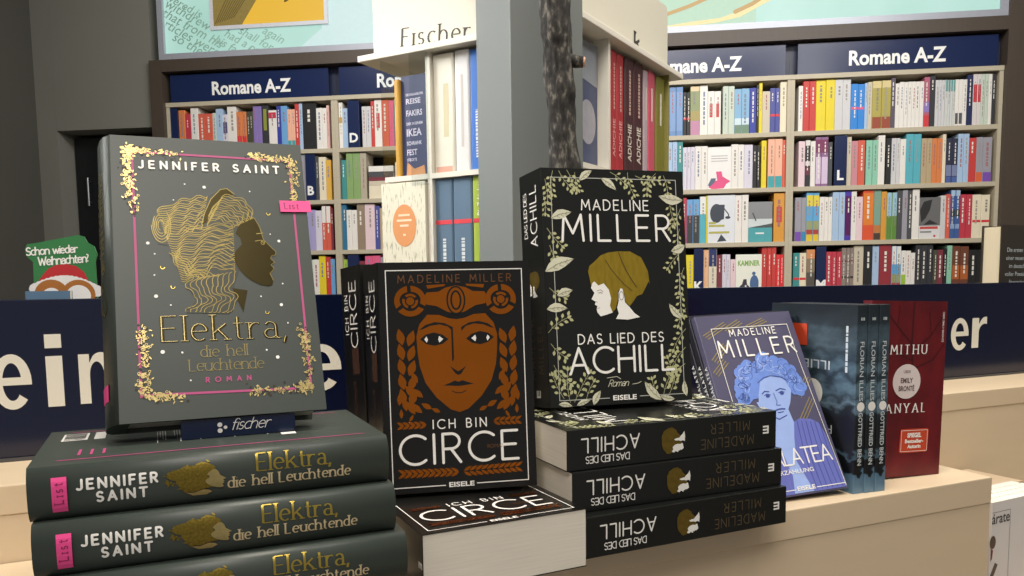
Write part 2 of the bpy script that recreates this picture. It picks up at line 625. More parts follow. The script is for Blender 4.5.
panel = table_thing('sign_panel', 'navy blue panel with big white letters standing on the birch step', 'sign')
yp = YPAN
box('board', -1.45, yp, zs + 0.0035, 1.2, yp + 0.012, ZPT - ZP, NAVY, panel, 0.001)
box('base_strip', -1.45, yp - 0.002, zs, 1.2, yp + 0.014, zs + 0.0034, LIP, panel)
LET = mat('panel_letters', 'e4e1d4', 0.4, var=0.02)


def pan(px, py):
    q = on_plane(px, py, p_pan, E2) - O
    return q.dot(E1), q.z


def panel_glyph(ch, x0, x1, yb_, yt, cap):
    """One heavy letter filling a box given in image pixels."""
    (a, zb), (b, _), (c, zt) = pan(x0, yb_), pan(x1, yb_), pan((x0 + x1) / 2, yt)
    ink = Ink()

    def ell(rx, ry, a0, a1, cx=.5, cy=.5, n=26):
        return arc(cx, cy, rx, ry, a0, a1, n)
    if ch == 'e':
        ink.poly(ell(.5, .5, 0, 318) + [(.66, .27)] + ell(.24, .34, 312, 0))
        ink.poly([(.2, .44), (1.0, .44), (1.0, .5), (.76, .58), (.2, .58)])
    if ch == 'i':
        ink.rect(.08, 0, .92, .7).rect(.08, .81, .92, 1)
    if ch == 'n':
        ink.rect(0, 0, .3, .97)
        ink.poly([(.3, .0 + .55)] + arc(.5, .55, .2, .27, 180, 0, 12) + [(.7, 0), (1, 0)] + arc(.62, .62, .38, .38, 0, 125, 12) + [(.3, .8)])
    if ch == 'r':
        ink.rect(0, 0, .46, .97)
        ink.poly([(.46, .5)] + arc(.9, .5, .44, .28, 180, 95, 8) + [(1.0, .76), (1.0, 1.0)] + arc(.9, .7, .4, .3, 90, 150, 6) + [(.46, .78)])
    ink.v = [(a + px * (b - a), zb + py * (zt - zb)) for px, py in ink.v]
    ink.build('lettering', LET, panel, lambda u, v: Vector((u, yp - 0.0006, v)))


panel_glyph('e', -6, 34, 411, 354, .75)
panel_glyph('i', 47, 67, 407, 334, 1)
panel_glyph('n', 81, 117, 404, 352, .75)
panel_glyph('e', 302, 342, 392, 344, .75)
panel_glyph('e', 950, 967.5, 351, 318, .75)
panel_glyph('r', 971, 985.5, 348, 317, .75)

# ------------------------------------------------------------------ the grey-green hardcover with the gold profile head
KE = 0.9674 * 0.001
EL_COVER = mat('grey_green_jacket', '3a423d', 0.42, var=0.05, scale=60, spec=0.5)
PINK = mat('pink_ink', 'b5487e', 0.5, var=0.05)
PINK_LABEL = mat('pink_label', 'ee4c93', 0.45, var=0.03)
HE, WE, TE, BUL = 0.208, 0.1307, 0.0312, 0.0055


def wavy(p, amp, n, ph):
    out = []
    fr = .94 + .06 * math.sin(ph * 5.3)
    for (x0, y0), (x1, y1) in zip(p, p[1:]):
        L = math.hypot(x1 - x0, y1 - y0)
        for i in range(n):
            t_ = i / n
            s = math.sin(ph * .55 + len(out) * .8 * fr) * amp
            out.append((x0 + (x1 - x0) * t_ - (y1 - y0) / L * s, y0 + (y1 - y0) * t_ + (x1 - x0) / L * s))
    return out + [p[-1]]


def between(a, b, n, ink, w, amp=.5, rnd=None):
    for i in range(n):
        t_ = i / (n - 1)
        pts = [(p[0] + (q[0] - p[0]) * t_, p[1] + (q[1] - p[1]) * t_) for p, q in zip(a, b)]
        # smooth the guide before it is waved
        sm = []
        for j in range(len(pts) - 1):
            p0, p1, p2, p3 = pts[max(j - 1, 0)], pts[j], pts[j + 1], pts[min(j + 2, len(pts) - 1)]
            for s in range(4):
                u = s / 4
                sm.append(tuple(.5 * ((2 * p1[c]) + (-p0[c] + p2[c]) * u + (2 * p0[c] - 5 * p1[c] + 4 * p2[c] - p3[c]) * u * u + (-p0[c] + 3 * p1[c] - 3 * p2[c] + p3[c]) * u ** 3) for c in (0, 1)))
        sm.append(pts[-1])
        ink.line(wavy(sm, amp, 2, i * .8), w)


FACE = [(91.3, 152.2), (95.8, 150.3), (98.9, 143.4), (100.2, 137.0), (100.9, 133.2), (105.0, 128.1), (109.2, 123.1), (108.8, 120.8), (105.6, 119.7), (105.0, 117.7), (107.6, 114.6), (104.7, 112.6), (106.8, 110.1), (105.5, 107.8), (103.6, 106.0), (105.5, 100.3), (104.8, 97.0), (101.8, 95.8), (96.1, 97.1), (90.6, 100.3), (86.3, 104.0), (82.1, 109.5), (80.1, 113.9), (78.6, 118.9), (80.7, 123.9), (85.4, 129.0), (84.6, 134.1), (81.4, 137.8), (83.5, 142.9), (87.6, 148.2)]  # cover art outlines traced from image pixels, unwarped to cover millimetres
NECK = [(76.4, 94.6), (86.8, 92.8), (82.9, 76.3), (79.0, 86.1)]
TIARA = [(58.4, 144.6), (60.9, 153.6), (65.9, 165.3), (73.0, 173.4), (77.6, 174.5), (82.6, 170.0), (76.1, 167.4), (69.0, 159.3), (61.7, 146.0)]


def elektra_head(f, parent, k, dx=0.0, dy=0.0, detail=True):
    fm = lambda u, v: f(u + dx, v + dy)
    Ink().poly([(26, 150), (31, 158), (43, 164), (54, 167.4), (64, 168), (74, 174), (84, 169), (94, 158), (95, 151), (88, 148.5), (83.6, 143), (81.2, 138), (84.5, 134), (85.4, 129), (80.7, 124), (78.6, 119), (80, 113), (82, 108), (78, 97), (80, 86), (73, 75), (45, 76.5), (52, 87), (46, 96), (49, 104), (42, 108), (36, 120), (37, 128), (29, 129), (24.5, 140)]).build('portrait_hair_ground_print', mat('dark_olive_ink', '343830', 0.35, metal=.3), parent, fm, k)
    hair = Ink()
    n = 1.0 if detail else .6
    w = .5 if detail else 1.5
    between([(65.5, 154.3), (73.7, 167.7), (85.1, 167.5), (92.9, 160.8), (94.6, 150.3)], [(61.6, 144.3), (68.6, 149.3), (75.1, 146.7), (80.6, 143.6), (83.8, 144.8)], int(13 * n), hair, w, .9)
    between([(29.0, 155.1), (42.8, 162.6), (53.7, 166.4), (63.6, 167.4)], [(33.6, 136.1), (44.2, 138.7), (52.8, 140.0), (58.6, 143.0)], int(16 * n), hair, w, 1.2)
    between([(34.5, 134.0), (46.3, 139.6), (62.9, 144.1), (80.1, 144.7)], [(42.9, 101.1), (55.6, 103.5), (66.9, 110.7), (79.2, 107.2)], int(24 * n), hair, w, 1.5)
    between([(35.5, 122.0), (41.3, 111.6), (48.9, 105.1), (56.1, 102.7)], [(41.5, 124.0), (47.3, 115.6), (56.9, 108.1), (68.1, 104.7)], int(5 * n), hair, w, 1.2)
    between([(50.4, 104.7), (45.9, 95.4), (52.7, 87.1), (44.4, 77.4)], [(80.6, 107.1), (74.8, 95.3), (79.6, 85.6), (71.7, 75.6)], int(10 * n), hair, w, 1.3)
    for r in range(5):
        hair.line(arc(31.2, 143.5, 2 + 1.1 * r, 4 + 2.3 * r, 20 + 40 * r, 250 + 40 * r, 16), w)
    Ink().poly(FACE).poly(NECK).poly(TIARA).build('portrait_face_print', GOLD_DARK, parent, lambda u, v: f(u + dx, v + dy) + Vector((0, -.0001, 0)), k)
    hair.line([(58.4, 144.6), (60.9, 153.6), (65.9, 165.3), (73.0, 173.4), (77.6, 174.5), (82.6, 170.0)], w)
    hair.line([(95.0, 131.8), (99.4, 132.6), (101.2, 129.6)], .5).line([(96.4, 137.8), (101.0, 138.4)], .6)
    hair.ring(100.4, 130.6, 1.3, 1.5, .5)
    hair.line(FACE[:16], .35)
    hair.build('portrait_hair_print', mat('hair_gold_foil', '857748', 0.36, metal=.9, var=.5, scale=90), parent, lambda u, v: fm(u, v) + Vector((0, -.0002, 0)), k)


def elektra_front(cov, k):
    f = front_map()
    pink = Ink()
    pink.poly([(13.3, 201.6), (14.9, 201.6), (14.6, 17), (13.0, 17)])
    pink.poly([(14, 202.7), (14, 201.1), (124.6, 199.4), (124.6, 201.0)])
    pink.poly([(124.4, 200), (126, 200), (126.4, 17), (124.8, 17)])
    pink.poly([(13, 19.4), (13, 17.8), (126.6, 15.8), (126.6, 17.4)])
    pink.build('border_print', PINK, cov, f, k)
    rnd = random.Random(4)
    fl, fd = Ink(), Ink()
    for path, n in (([(9, 203), (16, 203), (46, 201)], 130), ([(13, 205), (10, 190), (12, 176), (13.5, 152)], 190), ([(96, 203), (112, 202), (126, 201), (127, 190), (125, 155)], 260),
                    ([(17, 66), (17, 42), (15.5, 19), (40, 15.5)], 260), ([(84, 17.5), (116, 16.5), (126, 18.5), (125, 46), (123, 62)], 280)):
        for _ in range(n):
            i = rnd.randrange(len(path) - 1)
            t_ = rnd.random()
            x = path[i][0] + (path[i + 1][0] - path[i][0]) * t_ + rnd.gauss(0, 1.9)
            y = path[i][1] + (path[i + 1][1] - path[i][1]) * t_ + rnd.gauss(0, 1.7)
            q = rnd.random()
            if q < .45:
                fl.leaf(x, y, rnd.uniform(0, 360), rnd.uniform(1.6, 3.2), rnd.uniform(.7, 1.3))
            elif q < .7:
                fl.ring(x, y, .8, .8, .35, 8)
            else:
                fd.disc(x, y, rnd.uniform(.5, 1.1), 7)
    fd.build('floral_dot_print', mat('dark_brown_ink', '2e2016', 0.5), cov, front_map(0.00035), k)  # dark brown dots printed among the gold flowers
    fl.build('floral_corner_print', GOLD_LIGHT, cov, front_map(0.0005), k)
    Ink().text('JENNIFER SAINT', 18.6, 188.9, 5.8, 1.45, width=98).build('author_lettering', WHITE_INK, cov, front_map(0.00055), k)
    d = Ink()
    for (x, y), r in zip([(48.5, 177.1), (61.8, 175.1), (93.9, 172.8), (22.0, 129.7), (112.1, 132.1), (26.1, 121.4), (25.3, 105.3), (112.1, 97.7), (25.7, 89.4), (106.2, 137.7), (40.3, 164.0), (34.9, 82.6), (95.9, 87.9), (109.8, 81.1), (28.2, 48.5), (40.6, 47.5), (96.8, 46.8), (104.0, 41.0), (45.0, 27.2), (113.3, 66.8)],
                         [.6, 1.2, .6, 1.2, 1.1, .6, .6, .6, 1.3, .5, .5, .6, .6, 1.2, 1.4, .7, .7, 1.3, .6, .6]):
        d.disc(x, y, r)
    d.build('star_print', WHITE_INK, cov, f, k)
    g = Ink()
    for x, y in ((30.8, 111.2), (36.9, 96.3), (106.2, 154.7), (99.4, 75.7)):
        g.line(arc(x, y, 1.3, 1.3, 150, 360, 10), .45)
    g.build('moon_print', GOLD, cov, f, k)
    elektra_head(front_map(0.0003), cov, k)
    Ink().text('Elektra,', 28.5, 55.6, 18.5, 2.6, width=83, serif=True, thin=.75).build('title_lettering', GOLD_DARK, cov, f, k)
    Ink().text('Elektra,', 28.1, 55.9, 18.5, .55, width=83, serif=True, thin=.3).build('title_outline_print', GOLD_LIGHT, cov, front_map(0.0004), k)
    Ink().text('die hell', 52.5, 43.6, 8.2, .62, width=31, serif=True, thin=.35).text('Leuchtende', 44.6, 33.6, 8.2, .62, width=49.5, serif=True, thin=.35).build('subtitle_lettering', mat('dull_gold_ink', '8a7c4e', 0.4, metal=.5), cov, f, k)
    Ink().text('ROMAN', 55, 25.2, 3.3, .8, width=29.5).build('genre_lettering', PINK, cov, f, k)


def elektra_spine(cov, k, H, T):
    """s along the spine in mm of the art (0..215), t across (0..T/k)."""
    tt = T / k
    f = spine_map(T, BUL, 0.0004)
    lab = Ink()
    for i in range(8):                                  # the pink publisher label, laid in strips round the curve
        lab.rect(12.5, tt * (.16 + .081 * i), 20.5, tt * (.16 + .081 * (i + 1)))
    lab.build('publisher_label_print', PINK_LABEL, cov, f, k)
    ink = Ink(1.2)
    ink.text('List', 18.3, tt * .32, 4.6, .7, serif=True, thin=.4, width=12.5, ang=90)
    ink.build('publisher_lettering', mat('plum_ink', '8a1e58', 0.5), cov, spine_map(T, BUL, 0.0006), k)
    Ink(1.2).text('JENNIFER', 26, tt * .55, 5.6, 1.4, width=43).text('SAINT', 36, tt * .29, 5.6, 1.4, width=27).build('author_lettering', WHITE_INK, cov, f, k)
    m = lambda pts: [(73 + (x - 20) * .4, tt * .17 + (y - 76) * .215) for x, y in pts]
    hd = Ink()
    hd.sliced(m([(30, 131), (24, 140), (25, 150), (31, 158), (43, 161), (50, 168), (64, 167), (74, 176), (84, 171), (94, 160), (95, 150), (88, 148), (83.6, 143), (81, 138), (85.4, 129), (78.6, 119), (80, 113), (84, 106), (90, 100), (78, 97), (62, 90), (50, 92), (46, 96), (49, 104), (42, 108), (36, 120), (37, 128)]), 1.6)
    rr = random.Random(7)
    for _ in range(34):
        x, y = m([rr.choice(((rr.uniform(24, 40), rr.uniform(112, 156)), (rr.uniform(40, 92), rr.uniform(158, 176)), (rr.uniform(40, 60), rr.uniform(88, 110))))])[0]
        hd.leaf(x, y, rr.uniform(0, 360), rr.uniform(2, 4), rr.uniform(.8, 1.6))
    hd.build('portrait_hair_print', mat('dull_gold_foil', '8d7a35', 0.42, metal=.9, var=.6, scale=700), cov, f, k)
    fc = Ink().sliced(m(FACE), 1.6).sliced(m([(50, 90), (62, 88), (76, 95), (84, 92), (88, 86), (80, 78), (60, 79)]), 1.6)
    fc.build('portrait_face_print', GOLD_LIGHT, cov, spine_map(T, BUL, 0.0006), k)
    Ink(1.2).text('Elektra,', 128, tt * .55, 11, 1.5, width=47, serif=True, thin=.6).build('title_lettering', GOLD, cov, f, k)
    Ink(1.2).text('die hell Leuchtende', 110, tt * .27, 6.8, 1.1, width=78, serif=True, thin=.55).build('subtitle_lettering', mat('pale_gold_ink', 'dcc9a0', 0.4, metal=.3), cov, f, k)


def elektra_back(cov, k, W, T):
    f = back_map(W, T)
    rnd = random.Random(9)
    w_ = W / k
    p = Ink()
    p.rect(10, 14, 11.6, 203).rect(w_ - 14, 14, w_ - 12.4, 203)
    for y in (24, 31, 38):
        p.rect(w_ - 50 + y * .2, y, w_ - 26, y + 1.6)
    p.build('border_print', PINK, cov, f, k)
    q = Ink()
    q.rect(17, 10, 45, 26).rect(17, 30, 45, 37)
    q.build('barcode_field_print', mat('label_white', 'e8e6e0', 0.5), cov, f, k)
    b = Ink()
    x = 18.5
    while x < 43:
        ww = rnd.choice((.3, .5, .8))
        b.rect(x, 11.5, x + ww, 24.5)
        x += ww + rnd.choice((.4, .7))
    b.build('barcode_print', BLACK_INK, cov, back_map(W, T, 0.0004), k)
    tx = Ink()
    for i in range(7):
        y = 70 + i * 11
        for a in range(4):
            tx.rect(26, y + a * 1.7, 26 + rnd.uniform(34, 58), y + a * 1.7 + .55)
    for i, ww in enumerate((7, 4, 8, 6, 5, 8)):
        tx.rect(32 + i * 10, 150, 32 + i * 10 + ww, 160)
    tx.build('blurb_lettering', WHITE_INK, cov, f, k)


tops = [(-0.2749, 0.4366, 24.3), (-0.2711, 0.4315, 23.4), (-0.2640, 0.4275, 23.0), (-0.2700, 0.4310, 24.0)]
lab = ['topmost dark grey-green hardcover of the stack lying under the standing profile-head hardcover',
       'second grey-green hardcover from the top of the stack with gold spine lettering',
       'third grey-green hardcover down the gold-lettered stack, cut off by the picture edge',
       'bottom grey-green hardcover of the gold-lettered stack resting on the birch plinth']
for i, (x, y, a) in enumerate(tops):
    z0 = ZP + (3 - i) * TE
    root, cov = make_book('hardcover_novel', 0.122, HE, TE - 0.0002, EL_COVER, PAGES, True, BUL, lab[i], 'book', 'grey-green hardcovers in the left stack', (x, y, z0), rz(a) @ LIE_FACE_DOWN)
    elektra_spine(cov, KE, HE, TE - 0.0002)
    if i == 0:
        elektra_back(cov, KE, 0.122, TE - 0.0002)

EB = Vector((-0.2507, 0.4956, CZ - 0.0862))
root, cov = make_book('hardcover_novel', WE, HE, TE, EL_COVER, PAGES, True, BUL, 'upright grey-green hardcover with gold profile of a woman in a pink border', 'book', None, EB, stand_rot(23.3, 21.2, 0), 0.2)
elektra_front(cov, KE)
tt = TE / KE
Ink(1.2).text('Elektra,', 128, tt * .55, 11, 1.5, width=47, serif=True, thin=.6).text('die hell Leuchtende', 110, tt * .22, 6.8, 1.3, width=78, serif=True, thin=.7).build('spine_lettering', GOLD_LIGHT, cov, spine_map(TE, BUL, 0.0004, 3.0, .2), KE)
hd = Ink().poly([(78, 8), (84, 5), (96, 9), (106, 14), (104, 20), (94, 24), (84, 20)])
hd.build('spine_portrait_print', GOLD, cov, spine_map(TE, BUL, 0.0005, 3.0, .2), KE)
lb = Ink()
for i in range(5):
    lb.rect(17.5, tt * (.2 + .1 * i), 29, tt * (.2 + .1 * (i + 1)))
lb.build('spine_label_print', PINK_LABEL, cov, spine_map(TE, BUL, 0.0005, 3.0, .2), KE)
bm = bmesh.new()
add_prism(bm, [(114.9, 165.4), (115.3, 156.0), (138.2, 156.4), (138.0, 165.6)], lambda u, v: Vector((u * KE, -0.0012, v * KE)), lambda u, v: Vector((u * KE, -0.0007, v * KE)))
tg = obj('publisher_tag', bm, PINK_LABEL, root)
tag(tg, 'pink publisher tag on the cover edge')
Ink().text('List', 118.5, 158.6, 4.6, .7, width=10.5, serif=True, thin=.4).build('lettering', mat('plum_ink', '8a1e58', 0.5), tg, front_map(0.0013), KE)

st = empty('book_stand', (EB.x, EB.y, ZP + 4 * TE), rz(23.3), 'small navy book stand with white script holding up the profile-head hardcover', 'book stand')
STAND = mat('navy_acrylic', '14213f', 0.25)
bm = bmesh.new()
ztop = EB.z - (ZP + 4 * TE)
add_prism(bm, [(0.002, 0.0002), (0.002, ztop - 0.0012), (0.029, 0.0016), (0.029, 0.0002)], lambda a, b: Vector((0.036, a, b)), lambda a, b: Vector((0.109, a, b)))
bmesh.ops.recalc_face_normals(bm, faces=bm.faces)
bs = obj('base', bm, STAND, st)
Ink().text('fischer', 0.071, 0.0045, 0.0075, .00055, align='l', shear=.35, track=.1).disc(0.064, 0.0085, .0016).disc(0.064, 0.0045, .0016).disc(0.0675, 0.0065, .0012).build('lettering', WHITE_INK, bs, lambda u, v: Vector((u - .004, 0.002 - 0.0003, v)))
bm = bmesh.new()
L = Matrix.Rotation(-R(21.2), 4, 'X')
add_box(bm, 0.04, TE + 0.0008, 0.02, 0.1, TE + 0.0038, 0.15, 0.0008)
bmesh.ops.transform(bm, matrix=Matrix.Translation((0, 0, ztop)) @ L, verts=bm.verts)
obj('back_plate', bm, STAND, st)
bm = bmesh.new()
add_box(bm, 0.055, 0.03, 0.0003, 0.085, 0.085, 0.0013)
obj('foot', bm, STAND, st)

# ------------------------------------------------------------------ the black paperbacks with the copper face
CI_COVER = mat('black_cover', '111110', 0.28, var=0.06, scale=80)
KC = 0.1935 / 193.0
WC, HC, TC = 0.1293, 0.1935, 0.038


def mirror(pts):
    return [(129 - x, y) for x, y in pts]


def both(ink, fn):
    fn(lambda x: x, 1)
    fn(lambda x: 129 - x, -1)


def circe_front(cov, k, lower_only=False):
    f, f2, f3 = front_map(), front_map(0.0004), front_map(0.0006)
    w = Ink()
    w.rect(6.2, 4.8, 7.0, 186.6).rect(121.2, 5.6, 122.0, 186.6).rect(6.2, 185.8, 122, 186.6).rect(6.2, 4.8, 50.5, 5.6).rect(76.8, 5.0, 122, 5.8)
    w.small('EISELE', 64, 3.6, 3.8, .03, width=21.5, align='c')
    w.text('ICH BIN', 41.6, 53.2, 7.3, 1.0, width=45)
    w.text('CIRCE', 13.4, 24.2, 24.2, 2.3, width=100, sx=1.05)
    w.build('title_lettering', WHITE_INK, cov, f2, k)
    c = Ink()
    c.text('MADELINE MILLER', 16.6, 175.8, 6.2, .75, width=95.5)
    c.small('ROMAN', 87, 34.5, 3.2, 0, width=15)
    c.build('author_lettering', mat('dull_copper_ink', '7a5234', 0.4, metal=.5), cov, f2, k)
    le = Ink()
    rnd = random.Random(2)
    for s, x0 in ((1, 39), (-1, 90)):                       # sprigs beside the title line
        for i in range(5):
            x = x0 - s * (3 + i * 4.6) if s > 0 else x0 + 3 + i * 4.6
            a = 180 if s > 0 else 0
            le.leaf(x, 57.2, a + 28, 7, 2.6).leaf(x, 56.8, a - 28, 7, 2.6)
    for i in range(10):                                    # long sprig under the title, two halves meeting in the middle
        for s in (1, -1):
            x = 64 + s * (2 + i * 4.9)
            y = 16 + .1 * i
            a = (0 if s > 0 else 180)
            le.leaf(x, y + .3, a + 30, 8, 2.8).leaf(x, y - .3, a - 30, 8, 2.8)
    if not lower_only:
        for m in (lambda x: x, lambda x: 129 - x):
            s = 1 if m(0) == 0 else -1
            A = lambda a: a if s > 0 else 180 - a
            for i in range(5):                             # wheat braids down both sides
                y = 132 - i * 12.4
                le.leaf(m(18.6), y - 8, A(102), 14.2, 6.8).leaf(m(23.2), y - 9, A(70), 14.2, 6.8)
            for (x, y, a, L_, W_) in ((14, 74, 80, 12, 5), (20, 69, 100, 12, 5), (27, 66, 120, 13, 5.5), (33, 67, 140, 14, 5.5), (38, 69, 40, 0.1, .1), (27, 80, 125, 13, 5.5), (34, 80, 140, 12, 5), (41, 70, 150, 10, 4.5), (30, 92, 118, 11, 4.6), (48, 67, 155, 8, 3.6), (15.5, 63, 90, 8, 3.2), (22, 60, 60, 7, 2.6)):
                le.leaf(m(x), y, A(a), L_, W_)
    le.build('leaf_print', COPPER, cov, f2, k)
    if lower_only:
        return
    fc = Ink()
    half = [(64.5, 66.3), (57, 68.8), (45.3, 79.3), (36.5, 92), (32.2, 106), (30.8, 118), (30.3, 131), (33, 141), (40, 149), (50, 148.5), (58, 145.5), (64.5, 144.6)]
    fc.poly(half + [(129 - x, y) for x, y in half[1:-1]][::-1])
    hb = [(64.5, 149.0), (57, 151), (48, 156), (39.5, 157.5), (38, 164), (40, 167.5), (50, 168), (56, 171.3), (64.5, 173)]
    fc.poly(hb + [(129 - x, y) for x, y in hb[1:-1]][::-1])
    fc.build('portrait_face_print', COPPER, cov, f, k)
    rs = Ink()
    for x in (26.2, 102.8):
        for i in range(3):
            a0 = 100 + 120 * i
            outer = arc(x, 160.6, 13.2, 12.8, a0, a0 + 108, 12)
            inner = arc(x + 1.5 * math.cos(R(a0 + 54)), 160.6 + 1.5 * math.sin(R(a0 + 54)), 7.4, 6.8, a0 + 112, a0 - 4, 10)
            rs.poly(outer + inner)
            a1 = a0 + 50
            rs.poly(arc(x, 160.6, 6.6, 6.2, a1 + 8, a1 + 100, 8) + arc(x, 160.6, 4.4, 4.2, a1 + 100, a1 + 8, 8))
        rs.disc(x, 160.6, 3.4, 12)
    rs.poly([(41, 170.6), (55, 172.6), (56, 174.2), (40, 173.6)]).poly([(88, 170.6), (74, 172.6), (73, 174.2), (89, 173.6)])
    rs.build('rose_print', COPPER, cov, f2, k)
    bk = Ink()
    bk.ring(64.5, 160.6, 7.4, 11.4, 1.3).ring(64.5, 160.6, 4.0, 7.6, 1.5)
    for m in (lambda x: x, lambda x: 129 - x):
        bk.line([(m(40), 156.2), (m(52), 153.4), (m(59), 150.2)], .01)
        bk.poly([(m(32.6), 136.2), (m(38), 140.4), (m(46), 142.6), (m(54), 141.6), (m(60.8), 138), (m(60.8), 134.6), (m(57), 138.6), (m(50), 140.6), (m(42), 139.6), (m(36), 137)])
        bk.poly([(m(33.2), 128.6), (m(38), 132.4), (m(45), 134), (m(52), 132), (m(57), 128), (m(52), 124.2), (m(45), 122.8), (m(38.5), 124.4)])
    bk.poly([(59.6, 138), (61, 138.4), (61.2, 112), (60.3, 109.2), (59.5, 110)])
    bk.poly([(57.6, 105.4), (60.6, 103), (64.5, 100.6), (68.4, 103), (71.2, 105.2), (66.8, 98.6), (64.5, 97.6), (62, 98.8)])
    bk.poly([(51.5, 89.2), (57, 91.2), (61.2, 93), (64.3, 91.8), (67.6, 93), (72, 91.4), (77.2, 89.6), (70, 88.8), (64.3, 88.2), (58, 88.8)])
    bk.line([(58.8, 84.2), (62, 82.6), (67, 82.6), (70.2, 84.2)], .7)
    bk.line([(36, 148.6), (33, 143), (30.6, 136)], 1.6).line([(93, 148.6), (96, 143), (98.6, 136)], 1.6)
    bk.line([(40, 150.6), (52, 149), (60, 146.6), (64.5, 146), (69, 146.6), (77, 149), (89, 150.6)], 1.3)
    bk.build('portrait_line_print', mat('black_cover', '1c1c1b'), cov, f2, k)
    ey = Ink()
    for m in (lambda x: x, lambda x: 129 - x):
        ey.poly([(m(36.8), 128.4), (m(38.6), 130.8), (m(39.8), 128.2), (m(38.8), 125.6)]).poly([(m(49.2), 131), (m(52.6), 128.2), (m(49.2), 125.4), (m(48.4), 128.2)])
    ey.build('portrait_eye_print', WHITE_INK, cov, f3, k)


def circe_spine(cov, k, T, shear=0.0):
    tt = T / k
    f = spine_map(T, shear=shear)
    Ink().text('ICH BIN', 131, tt * .66, 6.5, .9, width=36).text('CIRCE', 119, tt * .22, 13, 1.5, width=60, sx=1.2).build('spine_lettering', WHITE_INK, cov, f, k)
    Ink().small('MADELINE MILLER', 36, tt * .38, 6.5, 0, width=52).rect(94, tt * .2, 118, tt * .55).build('spine_author_lettering', mat('dim_copper', '4a2c1c', 0.5, metal=.3), cov, f, k)
    Ink().small('E', 7, tt * .45, 6.5, .05, ang=90).build('publisher_mark_print', WHITE_INK, cov, f, k)


root, cov = make_book('paperback_novel', 0.1375, 0.195, 0.047, CI_COVER, PAGES, label='black paperback lying flat with its white page edges towards the viewer', group='copper-face paperbacks', loc=(-0.066, 0.547, ZP + 0.0472), rot=rz(26.5) @ LIE_TAIL_OUT)
circe_front(cov, 0.1375 / 129, True)
circe_spine(cov, KC, 0.0475)
CB = Vector((-0.1067, 0.6413, ZP + 0.0474 + 0.0032))
root, cov = make_book('paperback_novel', WC, HC, TC, CI_COVER, PAGES, label='upright black paperback with a large copper face standing on the lying copy', group='copper-face paperbacks', loc=CB, rot=stand_rot(11.1, 4.5, 0.4), shear=.3)
circe_front(cov, KC)
circe_spine(cov, KC, TC, .3)
root, cov = make_book('paperback_novel', WC, HC, 0.0385, CI_COVER, PAGES, label='black paperback showing only its spine behind the copper-face paperback', group='copper-face paperbacks', loc=(-0.1305, 0.6995, ZP + 0.0474 + 0.0034), rot=stand_rot(20.0, 4.5, 0.4), shear=.3)
circe_spine(cov, KC, 0.0385, .3)

# ------------------------------------------------------------------ the black paperbacks with the golden-haired head
AC_COVER = mat('charcoal_cover', '131514', 0.28, var=0.06, scale=80)
KA = 0.001
HAIR = [(45.8, 112.8), (43.2, 127.1), (45, 132.5), (49.4, 135.7), (56.6, 142.2), (64, 144.8), (73.0, 145.9), (87.1, 145.9), (98.6, 140.0), (105.1, 126.8), (106.3, 113.9), (105.4, 117), (100.6, 108.6), (98, 104.6), (92.6, 103.0), (87.5, 96.5), (84.6, 93.5), (80, 97), (79.6, 104), (77.4, 111), (73.0, 108.2), (72.6, 100), (69.7, 91.0), (65.8, 87.5), (62.5, 92), (64.5, 101), (63, 109), (58.5, 114.5), (53, 112), (49, 116.5)]
SKIN = [(46.9, 115.8), (45.4, 111.2), (48.7, 106.5), (45.4, 100.6), (49.6, 98.2), (48.6, 95.4), (51.2, 94.0), (50.2, 91.4), (50.8, 88.2), (54.0, 84.2), (60.1, 85.6), (66.5, 87.6), (64, 94), (65.5, 101), (63.5, 109.5), (58.5, 115.5), (53, 113.5), (49, 117.5)]
NECKA = [(71.3, 92), (73.2, 98.5), (73.5, 106.5), (75.6, 110.6), (77.6, 110), (79, 104), (79.6, 97), (84.2, 92.5), (89, 86.5), (94.6, 82.6), (82, 80.4), (69.6, 81.4), (72.8, 86.4)]
LEAF_INK = mat('sage_ink', 'b9ba8c', 0.5, var=0.22, scale=120)
LEAF_PALE = mat('pale_leaf_ink', 'd4d3bb', 0.5, var=0.15, scale=160)


def achill_head(cov, f, f2, k, dx=0, dy=0, gold=None):
    g = lambda fn: (lambda u, v: fn(u + dx, v + dy))
    Ink().poly(HAIR).build('portrait_hair_print', gold or mat('gold_hair_foil', 'c4a63c', 0.3, metal=.85, var=.3, scale=260, stretch=(1, 1, .3)), cov, g(f), k)
    Ink().poly(SKIN).poly(NECKA).build('portrait_face_print', WHITE_INK, cov, g(f2), k)


def sprig(ink, x, y, ang, n, step, L, W, curl=0):
    px, py = x, y
    stem = [(x, y)]
    for i in range(n):
        ang += curl
        px += step * math.cos(R(ang))
        py += step * math.sin(R(ang))
        stem.append((px, py))
        for s in (1, -1):
            a = ang + s * 48
            bx, by = px + 2.2 * math.cos(R(a)), py + 2.2 * math.sin(R(a))
            ink.line([(px, py), (bx, by)], .3, caps=False)
            ink.leaf(bx, by, a, L, W)
    ink.leaf(px, py, ang, L, W)
    ink.line(stem, .4, caps=False)


